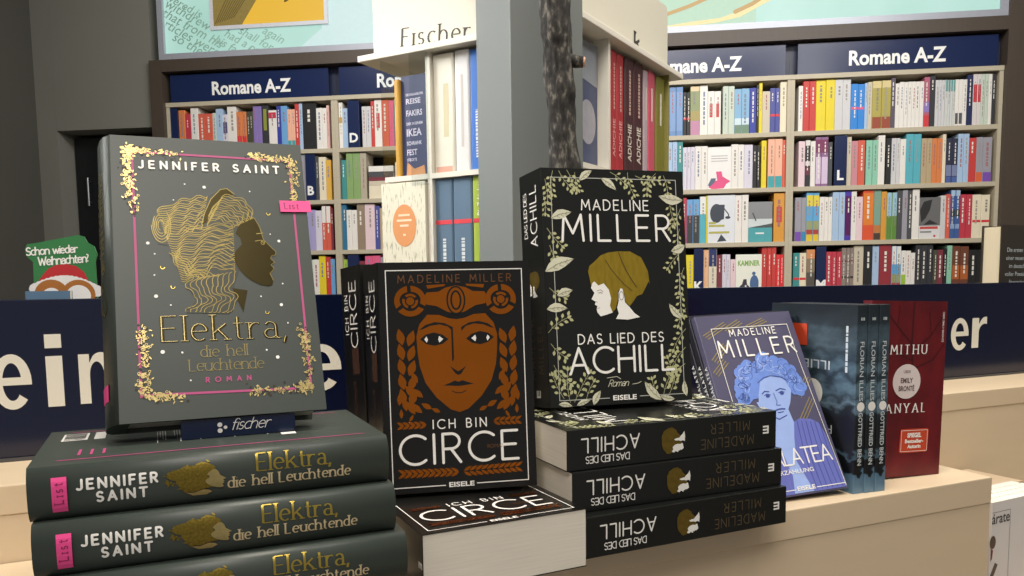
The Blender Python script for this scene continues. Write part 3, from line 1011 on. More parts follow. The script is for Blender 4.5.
def achill_front(cov, k, lower=False):
    f, f2, f3, f4 = front_map(), front_map(0.00038), front_map(0.0005), front_map(0.00065)
    b = Ink()
    b.rect(9.2, 6, 9.9, 216).rect(138.4, 7, 139.1, 216).rect(9.2, 215.3, 139.1, 216).rect(9.2, 6, 60, 6.7).rect(91, 6.4, 139.1, 7.1)
    b.build('border_print', mat('grey_ink', 'b9bbb4', 0.5), cov, f, k)
    w = Ink()
    w.text('MADELINE', 39.3, 185.4, 9.6, 1.15, width=69)
    w.text('MILLER', 19.0, 156.2, 24.5, 2.3, width=111)
    w.text('DAS LIED DES', 30.5, 58.5, 8.9, 1.15, width=88)
    w.text('ACHILL', 21.5, 30.8, 24.0, 2.4, width=107)
    w.small('EISELE', 75.5, 4.1, 4.4, .03, width=24.5, align='c')
    w.build('title_lettering', WHITE_INK, cov, f2, k)
    Ink().text('Roman', 59, 17.2, 6.2, .55, shear=.4, track=.06).line([(58, 25.5), (68, 26.5), (72, 24)], .5).line([(84, 18.5), (90, 19.2), (93, 20.6)], .5).build('genre_lettering', LEAF_PALE, cov, f2, k)
    sp, big, rib = Ink(), Ink(), Ink()
    for a in ((12, 222, -110, 4, 5.4, 4, 2.6, 6), (4, 214, -75, 4, 5.2, 4, 2.6, -4), (18, 222, -70, 4, 5.2, 4, 2.6, 7), (26, 223, -50, 3, 6, 4, 2.6, -10), (34, 221, -100, 3, 5.5, 4, 2.4, 10), (2, 198, -70, 3, 5.2, 4, 2.4, -8), (4, 168, -60, 4, 5.4, 4.4, 2.8, 4), (6, 152, -80, 3, 5.2, 4.4, 2.8, 6),
              (70, 222, -20, 3, 6, 4, 2.2, -8), (88, 222, -95, 4, 5.4, 4.2, 2.4, 8), (96, 219, -30, 4, 6, 4, 2.4, 8), (118, 222, -150, 3, 5.6, 4, 2.4, 14), (126, 220, -60, 3, 5.5, 4, 2.2, -8), (110, 218, -110, 3, 5.2, 4, 2.4, 6), (132, 196, -100, 4, 5.6, 4.2, 2.4, 8), (143, 188, -110, 4, 5.6, 4.2, 2.4, -5),
              (141, 168, -120, 3, 5.4, 4.2, 2.4, 10), (143, 146, -150, 4, 5.6, 4.2, 2.4, 6), (144, 130, -120, 4, 6, 4.4, 2.6, 6), (142, 108, -120, 4, 6, 4.4, 2.6, 10), (144, 90, -130, 3, 6, 4.4, 2.6, 6), (143, 70, -140, 4, 6, 4.6, 2.8, 6), (142, 52, -140, 4, 6, 4.6, 2.8, 4), (141, 36, -150, 3, 5.6, 4.4, 2.6, 2),
              (4, 112, -50, 3, 5.6, 4.4, 2.6, 8), (1, 70, 55, 4, 6, 4.8, 3, -8), (3, 60, -60, 3, 6, 4.8, 3, 8), (5, 40, -70, 4, 6, 4.8, 3, 8), (20, 4, 105, 5, 6, 4.8, 3, -4), (24, 4, 65, 5, 6.2, 4.8, 3, -2), (14, 8, 125, 4, 6, 4.6, 2.8, -4), (36, 6, 80, 3, 6, 4.4, 2.6, -8), (116, 6, 80, 4, 6, 4.8, 3, -6), (122, 6, 60, 4, 6, 4.8, 3, 4), (130, 12, 95, 5, 6, 4.6, 2.8, 3), (110, 5, 120, 3, 5.6, 4.4, 2.6, -6)):
        sprig(sp, *a)
    for x0, y0, x1, y1, W_ in ((8, 177, 29, 183, 9), (0, 127, 29.5, 139, 12), (60, 216, 75.5, 204.5, 7), (146, 196, 119.5, 200, 10), (146, 152, 130.5, 146, 9), (38, 213, 51.5, 223, 7), (11, 104.5, 27, 109.5, 8), (0, 92, 21, 92.5, 9), (139.5, 80, 126, 95, 7), (114, 1.5, 96.5, 20.5, 9), (43, 0.5, 51, 14, 7), (128, 2, 112, 6, 6), (8, 3, 22, 0.5, 5), (141, 4, 139, 20, 6), (26, 1, 40, 5, 5)):
        a = math.degrees(math.atan2(y1 - y0, x1 - x0))
        L_ = math.hypot(x1 - x0, y1 - y0)
        big.leaf(x0, y0, a, L_, W_, .25)
        rib.line([(x0, y0), ((x0 + x1) / 2 - (y1 - y0) * .06, (y0 + y1) / 2 + (x1 - x0) * .06), (x1, y1)], .45, caps=False)
        for t_ in (.3, .5, .7):
            for s in (1, -1):
                cx, cy = x0 + (x1 - x0) * t_, y0 + (y1 - y0) * t_
                rib.line([(cx, cy), (cx + L_ * .14 * math.cos(R(a + s * 35)), cy + L_ * .14 * math.sin(R(a + s * 35)))], .3, caps=False)
    clip = lambda ink: [(min(max(x, .3), 146.7), min(max(y, .3), 223.7)) for x, y in ink.v]
    for i_ in (sp, big, rib):
        i_.v = clip(i_)
    sp.build('leaf_sprig_print', LEAF_INK, cov, f, k)
    big.build('large_leaf_print', LEAF_PALE, cov, f3, k)
    rib.build('leaf_vein_print', mat('leaf_vein_ink', '7f8062', 0.5), cov, f4, k)
    if lower:
        return
    achill_head(cov, f2, f3, k)
    ln = Ink().line([(61.5, 137.5), (66, 130), (72, 122.6), (80, 114), (87.5, 108.1)], .7).line([(75.3, 145), (78, 137), (81.5, 129.1), (87, 119.5), (92.4, 111.5)], .9)
    ln.line([(51.5, 108.6), (55, 109.4), (57.5, 107.4)], .35).line([(52.6, 106.4), (54.8, 107), (56.6, 106)], .4).line([(50.4, 91.6), (53.5, 92.4)], .35).line([(49.4, 98.2), (51.4, 97.8)], .3)
    ln.ring(76.2, 103.4, 2.2, 4, .4)
    ln.build('portrait_line_print', mat('brown_ink', '5a4416', 0.5), cov, f4, k)


def achill_spine(cov, k, T, H, shear=0.0):
    tt = T / k
    f = spine_map(T, shear=shear)
    w = Ink().text('DAS LIED DES', 163, tt * .68, 5.8, .8, width=43).text('ACHILL', 153, tt * .24, 12, 1.4, width=57)
    w.build('spine_lettering', WHITE_INK, cov, f, k)
    dim = Ink().text('MADELINE', 27, tt * .58, 8.6, .75, width=60).text('MILLER', 32, tt * .2, 8.6, .75, width=44)
    dim.build('spine_author_lettering', mat('dim_bronze_ink', '6a5c44', 0.45, metal=.4), cov, f, k)
    e = Ink()
    ex, et = 13, tt * .38
    for d in (0, 3.0, 6.0):
        e.rect(ex - 4, et + d, ex + 3, et + d + 1.6)
    e.rect(ex - 4, et, ex - 2.2, et + 7.6)
    e.build('publisher_mark_print', WHITE_INK, cov, f, k)
    # rotated a quarter turn: it stands upright when the book stands
    gr = lambda fn: (lambda u, v: fn(117 * k + (v / k - 113) * .38 * k, tt * .5 * k - (u / k - 75) * .38 * k))
    Ink().poly(HAIR).build('spine_portrait_hair_print', mat('dark_gold_hair_foil', '8a7434', 0.35, metal=.8, var=.3, scale=260), cov, gr(f), k)
    Ink().poly(SKIN).poly(NECKA).build('spine_portrait_face_print', WHITE_INK, cov, gr(spine_map(T, 0, 0.0004, shear=shear)), k)


TA, WA, HA = 0.0348, 0.142, 0.219
lab = ['topmost black paperback of the stack of three, carrying the upright leaf-bordered paperback', 'middle black paperback in the stack of three with upside-down spine titles', 'lowest black paperback in the stack of three, overhanging the plinth edge']
for i, (x, y, a, L_) in enumerate(((0.0440, 0.6359, 23.5, HA), (0.0481, 0.6338, 23.2, HA), (0.0585, 0.6234, 25.2, 0.2145))):
    # lying face up the head of the book points left, so the tail corner is at the far end of the spine
    d = rz(a) @ X
    z0 = ZP + (2 - i) * TA
    root, cov = make_book('paperback_novel', WA, L_, TA - 0.0002, AC_COVER, PAGES, label=lab[i], group='black paperbacks with the golden-haired head', loc=(x + d.x * L_, y + d.y * L_, z0 + TA - 0.0002), rot=rz(a) @ LIE_FACE_UP)
    achill_spine(cov, KA * L_ / .224, TA - 0.0002, L_)
    if i == 0:
        achill_front(cov, KA * .96, True)
root, cov = make_book('paperback_novel', 0.147, 0.2245, 0.042, AC_COVER, PAGES, label='upright black paperback with a golden-haired head inside a border of leaves', group='black paperbacks with the golden-haired head', loc=(0.035, 0.724, ZP + 3 * TA + 0.0046), rot=stand_rot(16.0, 6.0, 0), shear=.2)
achill_front(cov, KA)
achill_spine(cov, KA, 0.042, 0.2245, .2)

# ------------------------------------------------------------------ the slim violet hardcover with a blue portrait, and the copies behind it
GA_COVER = mat('violet_grey_cover', '55536e', 0.4, var=0.1, scale=25)
KG = 1.02 * 0.001
GA_ROT = stand_rot(19.0, 26.8, 1.8)
GB = Vector((0.2335, 0.7665, ZP))
GW, GH, GT = 0.1245, 0.2045, 0.008
SKYB = mat('pale_blue_ink', '9db6ee', 0.5, var=0.08, scale=90)
MIDB = mat('mid_blue_ink', '6f8fdc', 0.5, var=0.18, scale=120)
DKB = mat('deep_blue_ink', '3f4f9a', 0.5, var=0.1)
ROBE = mat('violet_robe_ink', '6a72c0', 0.5, var=0.14, scale=160, stretch=(3, 3, .2))
for i in range(3):
    lab = ['slim violet hardcover with a blue curly-haired portrait leaning beside the black stack', 'slim dark copy directly behind the violet portrait hardcover', 'slim dark copy furthest behind the violet portrait hardcover'][i]
    loc = GB + rz(19.0) @ Vector((-0.002 * i, (GT + 0.0004) / math.cos(R(26.2)) * i, GT * math.sin(R(26.2)) + 0.0003))
    root, cov = make_book('slim_hardcover', GW, GH, GT, GA_COVER if i == 0 else mat('ink_dark_cover', '22222c', 0.4), PAGES, True, label=lab, group='slim portrait hardcovers', loc=loc, rot=GA_ROT)
    f = spine_map(GT)
    Ink().text('GALATEA', 110, 3.2, 4.4, .8, width=34).text('MADELINE MILLER', 30, 3.2, 4.0, .7, width=60).build('spine_lettering', WHITE_INK, cov, f, KG)
    if i:
        continue
    f1, f2, f3, f4 = front_map(), front_map(0.0004), front_map(0.00055), front_map(0.0007)
    st_ = Ink()
    for x0, y0, x1, y1 in ((4, 178, 34, 192), (30, 184, 52, 194), (6, 150, 26, 168), (3, 136, 20, 150), (84, 70, 112, 100), (96, 104, 116, 124), (60, 186, 84, 194)):
        for d in range(3):
            st_.line([(x0 + d * 2.5, y0 - d * 2), (x1 + d * 2.5, y1 - d * 2)], .9, caps=False)
    st_.build('brush_streak_print', mat('ochre_ink', '9a8a4c', 0.5, var=.3, scale=200), cov, f1, KG)
    Ink().poly([(44, 100), (49, 84), (46, 72), (38, 60), (36, 2), (119, 2), (116, 40), (112, 62), (100, 72), (82, 75), (80, 90), (88, 104)]).poly([(47, 100), (53, 122), (71, 130), (88, 125), (91.5, 109.7), (85.5, 96.5), (76, 83), (65.1, 79.4), (52.3, 87.8)]).build('portrait_skin_print', SKYB, cov, f2, KG)
    hr = Ink()
    rr = random.Random(5)
    for _ in range(60):
        a = rr.uniform(-10, 200)
        rad = rr.uniform(.72, 1.02)
        hr.disc(66 + 40 * rad * math.cos(R(a)), 112 + 36 * rad * math.sin(R(a)), rr.uniform(4, 7.5), 10)
    hr.poly(arc(67, 112, 39, 34, -6, 196, 18) + [(47.5, 104), (56, 122), (71, 129), (86, 124), (92, 108)])
    hr.build('portrait_hair_print', MIDB, cov, f3, KG)
    dk = Ink()
    for _ in range(46):
        a = rr.uniform(-5, 190)
        rad = rr.uniform(.72, 1.04)
        a0 = rr.uniform(0, 360)
        dk.line(arc(66 + 38 * rad * math.cos(R(a)), 112 + 35 * rad * math.sin(R(a)), rr.uniform(3, 6), rr.uniform(3, 6), a0, a0 + rr.uniform(110, 210), 8), .45, caps=False)
    hl_ = Ink()
    for _ in range(40):
        a = rr.uniform(-5, 190)
        rad = rr.uniform(.74, 1.02)
        a0 = rr.uniform(0, 360)
        hl_.line(arc(66 + 38 * rad * math.cos(R(a)), 112 + 35 * rad * math.sin(R(a)), rr.uniform(3, 7), rr.uniform(3, 6), a0, a0 + rr.uniform(90, 170), 8), .8, caps=False)
    hl_.build('hair_light_print', SKYB, cov, front_map(0.00062), KG)
    dk.line([(53, 121), (61, 125.6), (71, 127.6), (83, 125), (89, 121)], .9)
    dk.line([(54, 108.6), (58, 111), (63, 110)], 1.0).line([(72, 110.6), (78, 112.4), (84, 110.6)], 1.0)
    dk.disc(60, 105.6, 2.6, 12, 1.7).disc(78.4, 107.0, 2.6, 12, 1.7).line([(56, 106.6), (60, 108), (64, 106.4)], .6).line([(74.4, 107.8), (78.4, 109.4), (82, 108)], .6).line([(68, 108), (69, 98), (67, 95), (72, 94.4)], .7)
    dk.line([(63, 89), (68, 90.2), (72, 90.4), (76, 89.8)], 1.3).line([(66, 86.6), (73, 87)], .8)
    dk.line([(52, 88), (65, 79.5), (76, 83)], .9)
    dk.build('portrait_line_print', DKB, cov, f4, KG)
    Ink().poly([(82, 75), (90, 78), (104, 76), (112, 71), (116, 58), (120.5, 1.5), (80, 1.5), (70, 34), (76, 58)]).poly([(40, 60), (56, 48), (60, 20), (56, 1.5), (36, 1.5)]).build('portrait_robe_print', ROBE, cov, f3, KG)
    fo = Ink()
    for d in range(6):
        fo.line([(86 + d * 5.4, 76 - d * .8), (82 + d * 6.2, 40), (84 + d * 6.4, 3)], .8, caps=False)
    fo.build('robe_fold_print', DKB, cov, f4, KG)
    w = Ink()
    f5 = front_map(0.00085)
    w.text('MADELINE', 36.5, 175.2, 7.4, 1.0, width=59).text('MILLER', 18, 152, 18.2, 2.0, width=96)
    w.text('GALATEA', 26, 31, 16.2, 1.7, width=88).small('ERZÄHLUNG', 42, 21.8, 4.2, .01, width=45).small('EISELE', 60.4, 4.4, 4.0, .03, width=22)
    w.rect(15.2, 10, 15.9, 185.2).rect(15.2, 184.5, 113.2, 185.2).rect(112.8, 150, 113.5, 185.2).poly([(112.8, 150), (113.5, 150), (120.6, 2.6), (119.9, 2.6)]).rect(84, 5.0, 120.4, 5.8).rect(15.2, 5.2, 58, 6)
    w.build('title_lettering', WHITE_INK, cov, f5, KG)

# ------------------------------------------------------------------ three storm-blue hardcovers on their heads, the red one beside them
STORM2 = ramp_mat('storm_sky_print', [(0.0, '6486a0'), (0.10, '54748c'), (0.115, '0f1317'), (0.185, '121519'), (0.20, '4c6676'), (0.225, '181b1f'), (0.36, '191c20'), (0.42, '242e36'), (0.46, '6c8594'), (0.50, '34444f'), (0.55, '5c7684'), (0.61, '24313a'), (0.66, '526a77'), (0.73, '2a3841'), (0.80, '475a66'), (0.88, '28343c'), (1.0, '20282f')], 'Z', 0.198, 0.3, 34, 0.35, (1, 1.6, 1.8))


def flip_ramp(m, H):
    """The book stands on its head: measure the print from its head edge instead of its tail."""
    nt = m.node_tree
    for n in nt.nodes:
        if n.type == 'MATH' and n.operation == 'DIVIDE':
            src = n.inputs[0].links[0].from_socket
            s = nt.nodes.new('ShaderNodeMath')
            s.operation = 'SUBTRACT'
            s.inputs[0].default_value = H
            nt.links.new(src, s.inputs[1])
            nt.links.new(s.outputs[0], n.inputs[0])
            return


flip_ramp(STORM2, 0.198)
IH, IW, IT = 0.198, 0.132, 0.0139
ib = Vector((0.3555, 0.808, ZP))
idir = rz(17.3) @ X
for i in range(3):
    lab = ['leftmost of the three storm-blue hardcovers, its cloudy front cover in view', 'middle of the three storm-blue hardcovers, only its spine in view', 'storm-blue hardcover squeezed against the dark red one'][i]
    p = ib + idir * (IT + .0002) * i
    root, cov = make_book('storm_blue_hardcover', IW, IH, IT, STORM2, PAGES, True, label=lab, group='storm-blue hardcovers', loc=(p.x, p.y, ZP + IH + 0.0002), rot=rz(21.0) @ UPSIDE_DOWN)
    f = spine_map(IT)
    w = Ink()
    w.small('FLORIAN ILLIES', 38, 4.6, 5.0, 0.01, width=62).small('GOTTFRIED BENN', 112, 4.6, 5.0, 0.02, width=56)
    w.rect(13, 4.6, 16, 5.6).rect(13, 6.4, 16, 7.4).rect(13, 8.2, 16, 9.2)
    w.build('spine_lettering', mat('pale_grey_ink', 'c9d2d6', 0.5), cov, f, 0.001)
    d = Ink().disc(106, 7, 5.0, 18)
    d.build('spine_dot_print', WHITE_INK, cov, f, 0.001)
    if i == 0:
        ff = front_map()
        w = Ink()
        w.small('FLORIAN', 32, 130, 9.5, 0, width=60).small('ILLIES', 37, 61, 9.5, 0, width=50)
        x_ = 22
        for ww in (7, 2.4, 5, 6, 3, 8, 4, 6):
            w.rect(11.8, x_, 15, x_ + ww)
            x_ += ww + 1.1
        w.build('title_lettering', mat('pale_grey_ink', 'c9d2d6', 0.5), cov, ff, 0.001)
        Ink().disc(62, 97, 15, 24).build('title_dot_print', WHITE_INK, cov, ff, 0.001)
        bm = bmesh.new()
        add_box(bm, 0.072, -0.0009, 0.022, 0.1, -0.0004, 0.046, 0)
        tag(obj('sticker', bm, mat('orange_sticker', 'c8482a', 0.4), root), 'orange sticker')

RED = ramp_mat('dark_red_print', [(0.0, '340810'), (0.42, '5e111a'), (0.62, '6e151e'), (1.0, '7c2228')], None, nscale=24, rough=0.4, stretch=(1.6, 1, 1))
rb = Vector((0.3895, 0.8572, ZP + 0.0002))
root, cov = make_book('red_hardcover', 0.1055, 0.198, 0.014, RED, PAGES, True, label='dark red hardcover with white circle and orange sticker at the end of the row', loc=rb + Z * .0032, rot=stand_rot(18.0, 0.5, -1.7))
f1, f2, f3 = front_map(), front_map(0.0004), front_map(0.0006)
br = Ink()
br.line([(58, 196), (57, 150), (60, 120), (56, 100)], 2.2).line([(57, 150), (36, 170), (20, 186)], 1.5).line([(58, 140), (84, 160), (100, 182)], 1.6).line([(84, 160), (80, 186)], 1.0).line([(36, 170), (38, 192)], 1.0).line([(60, 122), (88, 132), (103, 150)], 1.2).line([(57, 132), (28, 144), (6, 150)], 1.2).line([(28, 144), (14, 166)], .8)
br.build('branch_print', mat('deep_red_ink', '420a12', 0.5), cov, f1, 0.001)
Ink().text('MITHU', 28, 139, 10, 1.6, width=50, serif=True, thin=.7).text('SANYAL', 14, 73, 10, 1.6, width=66, serif=True, thin=.7).build('author_lettering', WHITE_INK, cov, f2, 0.001)
Ink().disc(52, 108, 19.5, 32).build('title_circle_print', mat('pale_pink_ink', 'e2d6d4', 0.5), cov, f2, 0.001)
Ink().small('ÜBER', 52, 117.5, 3, 0, width=10, align='c').small('EMILY', 52, 106.5, 5.4, 0.02, width=17, align='c').small('BRONTË', 52, 97.5, 5.4, 0.02, width=22, align='c').build('title_lettering', mat('grey_red_ink', '5a4444', 0.5), cov, f3, 0.001)
v = Ink().small('ÜBER EMILY BRONTË', 0, 0, 2.4, 0.02, width=34, ang=0)
v.v = [(99 + y, 186 - x) for x, y in v.v]
v.build('side_lettering', mat('pale_pink_ink', 'e2d6d4', 0.5), cov, f2, 0.001)
bm = bmesh.new()
r_ = 3.0
pts = arc(86 - r_, 54 - r_, r_, r_, 0, 90, 4) + arc(46 + r_, 54 - r_, r_, r_, 90, 180, 4) + arc(46 + r_, 27 + r_, r_, r_, 180, 270, 4) + arc(86 - r_, 27 + r_, r_, r_, 270, 360, 4)
pts = [(x + (y - 42) * .06, y) for x, y in pts]
add_prism(bm, pts, lambda u, v_: Vector((u * .001, -0.0009, v_ * .001)), lambda u, v_: Vector((u * .001, -0.0004, v_ * .001)))
stk = obj('sticker', bm, mat('orange_sticker', 'c8482a', 0.4), root)
tag(stk, 'orange bestseller sticker')
Ink().frame(47.4, 28.4, 84.8, 52.6, .5).small('SPIEGEL', 66, 44.6, 4.6, .05, width=20, align='c').small('Bestseller-', 66, 38.2, 4.0, .04, width=26, align='c').small('Autorin', 66, 32.2, 4.0, .04, width=19, align='c').build('lettering', WHITE_INK, stk, front_map(0.0011), 0.001)
#@@ PART 3
# ------------------------------------------------------------------ back wall of the shop: bookcase, signs, light boxes
BYAW = -7.39
B1 = Vector((math.cos(R(BYAW)), math.sin(R(BYAW)), 0))
B2 = Vector((-math.sin(R(BYAW)), math.cos(R(BYAW)), 0))
_ra, _rb = ray(800, 130.5), ray(800, 242.0)
_D = 0.56 / (_ra.z / _ra.dot(B2) - _rb.z / _rb.dot(B2))
P_CASE = EYE + B2 * _D
P_CASE.z = 0


def cs(px, py, dy=0.0):
    """(along, height) on the bookcase front (or dy behind it) of a pixel of the photo."""
    q = on_plane(px, py, P_CASE + B2 * dy, B2)
    return (q - P_CASE).dot(B1), q.z


def row_z(a, b):
    return (cs(*a)[1] + cs(*b)[1]) / 2


RZ = [row_z((343, 147.5), (989, 124.6)), row_z((343, 199.2), (989, 181.5)), row_z((343, 250.6), (985, 237))]
RZ.append(RZ[2] - (RZ[0] - RZ[2]) / 2)
Z_TOP = row_z((166, 103.2), (1004, 65.7))
Z_BEAM = row_z((162.7, 73.4), (1004, 31))
Z_BOX = row_z((163, 61.4), (1004, 16.4))
S = {k: cs(k, y)[0] for k, y in ((152.5, 80), (166, 105), (334, 100), (791.5, 80), (1004.5, 60))}
print('case depth', _D, 'rows', [round(z, 3) for z in RZ], Z_TOP, Z_BEAM, Z_BOX, {k: round(v, 3) for k, v in S.items()})

SHELF_WOOD = mat('pale_shelf_wood', 'bdb49e', 0.5, var=0.06, scale=12, stretch=(1, 6, 6))
SHELF_DARK = mat('shelf_back_board', '1d1b18', 0.8)  # near-black colour carries the shade in the gaps above the books
DARK_WOOD = mat('dark_oak', '4a4038', 0.5, var=0.12, scale=14, stretch=(8, 8, .6))
SIGN_NAVY = mat('sign_navy', '1a2850', 0.25, var=0.04)
bw = S[1004.5] - S[791.5]
bays = [(S[166], S[334]), (S[334], S[334] + (S[791.5] - bw - S[334]) / 2), (S[334] + (S[791.5] - bw - S[334]) / 2, S[791.5] - bw), (S[791.5] - bw, S[791.5]), (S[791.5], S[1004.5])]
bay_label = ['pale wooden bookcase unit at the dark left wall', 'pale wooden bookcase unit partly behind the cream publisher rack', 'pale wooden bookcase unit hidden behind the grey pillar', 'pale wooden bookcase unit between grey pillar and end unit', 'pale wooden bookcase unit beside the dark oak end post']
TH = 0.022
DEP = 0.24


def case_thing(name, label, cat, group=None):
    return empty(name, P_CASE, rz(BYAW), label, cat, group)


for (a, b), lb_ in zip(bays, bay_label):
    b -= 0.0005
    t = case_thing('bookcase', lb_, 'bookcase', 'bookcase units along the back wall')
    box('side_panel', a, 0, 0, a + 0.018, DEP, Z_TOP, SHELF_WOOD, t)
    box('side_panel', b - 0.018, 0, 0, b, DEP, Z_TOP, SHELF_WOOD, t)
    box('top_board', a, -0.004, Z_TOP - TH, b, DEP, Z_TOP + 0.0005, SHELF_WOOD, t)
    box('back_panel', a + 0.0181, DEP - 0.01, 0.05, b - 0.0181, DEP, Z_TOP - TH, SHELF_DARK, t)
    z = RZ[0]
    zl = list(RZ)
    while zl[-1] > 0.4:
        zl.append(zl[-1] - (RZ[0] - RZ[2]) / 2)
    for zz in zl:
        box('shelf', a + 0.0181, 0.002, zz - TH, b - 0.0181, DEP - 0.0101, zz, SHELF_WOOD, t)

t = case_thing('bookcase_surround', 'dark oak frame of posts and beam around the whole bookcase', 'bookcase frame')
xl, xr = S[152.5], S[1004.5] + 0.0005
box('post', xl, -0.03, 0, S[166] - 0.0005, DEP, Z_BOX - .002, DARK_WOOD, t)
box('post', xr, -0.03, 0, xr + 0.35, DEP, Z_BOX + 1.2, DARK_WOOD, t)
box('beam', S[166] - 0.0004, -0.03, Z_BEAM, xr - 0.0001, DEP, Z_BOX - .002, DARK_WOOD, t)

WHITE_SIGN = mat('sign_white', 'f4f4f2', 0.4, var=0.01, emit=0.0)
zt0 = row_z((212, 96.5), (946.5, 59.6))
for i, (a, b) in enumerate(bays):
    lb_ = ['navy shelf sign with white lettering above the bookcase unit at the dark wall', 'navy shelf sign with white lettering running behind the cream rack header', 'navy shelf sign hidden behind the grey pillar', 'navy shelf sign with white lettering cut by the right end of the rack header', 'navy shelf sign with white lettering beside the dark oak end post'][i]
    t = case_thing('shelf_sign', lb_, 'sign', 'navy shelf signs above the bookcase')
    box('plate', a + 0.03, 0.004, Z_TOP + 0.0008, b - 0.03, 0.012, Z_BEAM - 0.012, SIGN_NAVY, t)
    box('recess_board', a + 0.0003, 0.05, Z_TOP + 0.0008, b - 0.0003, 0.06, Z_BEAM - 0.0005, mat('sign_navy_deep', '16203e', 0.4), t)
    x0, z0 = cs(849, 65.8)
    x1, z1 = cs(946.5, 59.6)
    hh = cs(849, 52)[1] - z0
    xs = [cs(212, 96)[0], cs(377, 88)[0], None, cs(742, 70)[0] - (x1 - x0), x0][i]
    if xs is None:
        xs = (a + b) / 2 - (x1 - x0) / 2
    zz = (z0 + z1) / 2
    Ink().small('Romane A-Z', xs, zz, hh, 0.03, width=x1 - x0).build('lettering', WHITE_SIGN, t, lambda u, v: Vector((u, 0.003, v)))

FRAME = mat('light_box_frame', 'a9adb8', 0.4, metal=.2)
MINT = ramp_mat('mint_screen', [(0.25, 'a4d2c4'), (0.5, 'b8e2d6'), (0.75, 'cfeee8')], None, nscale=1.6)


def lightbox(a, b, label):
    t = case_thing('light_box', label, 'light box')
    bm = bmesh.new()
    z0, z1 = Z_BOX, Z_BOX + 0.62
    add_box(bm, a, -0.02, z0, b, 0.06, z0 + 0.032)
    add_box(bm, a, -0.02, z1 - 0.032, b, 0.06, z1)
    add_box(bm, a, -0.02, z0 + 0.032, a + 0.032, 0.06, z1 - 0.032)
    add_box(bm, b - 0.032, -0.02, z0 + 0.032, b, 0.06, z1 - 0.032)
    obj('frame', bm, FRAME, t)
    scr = box('screen', a + 0.0322, 0.0, z0 + 0.0322, b - 0.0322, 0.02, z1 - 0.0322, MINT, t)
    return t, scr


nt = MINT.node_tree
nt.links.new(nt.nodes['Color Ramp'].outputs[0], nt.nodes['Principled BSDF'].inputs['Emission Color'])
nt.nodes['Principled BSDF'].inputs['Emission Strength'].default_value = 0.85
nt.links.remove(nt.nodes['Principled BSDF'].inputs['Base Color'].links[0])
nt.nodes['Principled BSDF'].inputs['Base Color'].default_value = (.06, .09, .08, 1)
f = lambda u, v: Vector((u, -0.0015, v))
f2 = lambda u, v: Vector((u, -0.003, v))
mid = (cs(500, 40)[0], cs(520, 40)[0])
t, scr = lightbox(cs(161, 60)[0], mid[0], 'lit mint poster box with slanted text and a yellow picture above the left shelves')
ink = Ink()
pw = cs(300, 30)[0] - cs(299, 30)[0]
for s_, px, py, h in (('answered is', 152, -8, 8), ('withdrew', 165, 7, 9), ('that from his', 162, 16, 9), ('articles were', 158, 24, 9), ('so the', 172, 40, 9), ('his face', 214, 42, 8), ('had a pact', 224, 36, 8), ('shall for', 238, 33, 8), ('again', 262, 33, 8)):
    x_, z_ = cs(px, py)
    ink.small(s_, x_, z_, h * pw, 0.005, ang=-30, shear=.25)
zlim = Z_BOX + .034
xlim = cs(161, 60)[0] + .034
ink.v = [(max(x_, xlim), max(z_, zlim)) for x_, z_ in ink.v]
ink.build('lettering', mat('grey_green_ink', '94bcae', 0.6), scr, f)
tri = Ink().poly([(cs(300, 40)[0], zlim), (cs(322, 30)[0], cs(322, 28)[1]), (cs(322, 10)[0], Z_BOX + .5), (mid[0] - .034, Z_BOX + .5), (mid[0] - .034, zlim)])
PALE = mat('pale_mint_print', 'd6f0ee', 0.5, emit=.8)
tri.build('pale_print', PALE, scr, lambda u, v: Vector((u, -0.0008, v)))
x0, z0 = cs(211.8, 31.6)
x1, z1 = cs(329, 24)
zb = (z0 + z1) / 2
pic = box('picture', x0 + .02, -0.014, zb + .02, x1 - .02, -0.0035, zb + .5, mat('yellow_print', 'e6b63a', 0.5, var=.06, scale=3, emit=.9), scr)
bm = bmesh.new()
add_box(bm, x0, -0.018, zb, x1, -0.0005, zb + .0198)
add_box(bm, x0, -0.018, zb + .0198, x0 + .0198, -0.0005, zb + .52)
add_box(bm, x1 - .0198, -0.018, zb + .0198, x1, -0.0005, zb + .52)
add_box(bm, x0, -0.018, zb + .5202, x1, -0.0005, zb + .54)
obj('picture_frame', bm, mat('silver_frame', 'd2d4dc', 0.4), scr)
fp = lambda u, v: Vector((u, -0.0148, v))
x2 = cs(243, 24)[0]
x3 = cs(262, 5)[0]
pz = zb + .0202
BROWN = mat('brown_page_print', 'a08a48', 0.5, var=.2, scale=60, emit=.6)
Ink().poly([(x0 + .0202, pz), (x2, pz), (x3, pz + .16), (x3 + .05, pz + .3), (x0 + .0202, pz + .3)]).build('page_print', BROWN, pic, fp)
tl = Ink()
for i in range(9):
    o = i * .022
    tl.line([(x0 + .03 + o * .6, pz + .012 + o * .15), (x0 + .11 + o * .75, pz + .16 + o * .1)], .004, caps=False)
tl.build('text_print', mat('dark_brown_text', '5c4c22', 0.6), pic, lambda u, v: Vector((u, -0.0152, v)))
Ink().line([(cs(286, 2)[0], cs(286, 2)[1]), (cs(296, -2)[0], cs(296, -4)[1])], .012).build('quill_print', mat('dark_brown_text', '5c4c22'), pic, fp)
t, scr = lightbox(mid[1], S[1004.5], 'lit mint poster box with cream swirl above the shelves beside the oak post')
Ink().rect(mid[1] + .034, zlim, cs(756, 20)[0], Z_BOX + .58).build('green_print', mat('soft_green_print', 'bfe0c6', 0.5, emit=.8), scr, lambda u, v: Vector((u, -0.0008, v)))
sw = Ink()
cr_ = [cs(*p) for p in ((660, 27), (690, 22), (720, 18), (745, 9), (762, -4), (775, -14))]
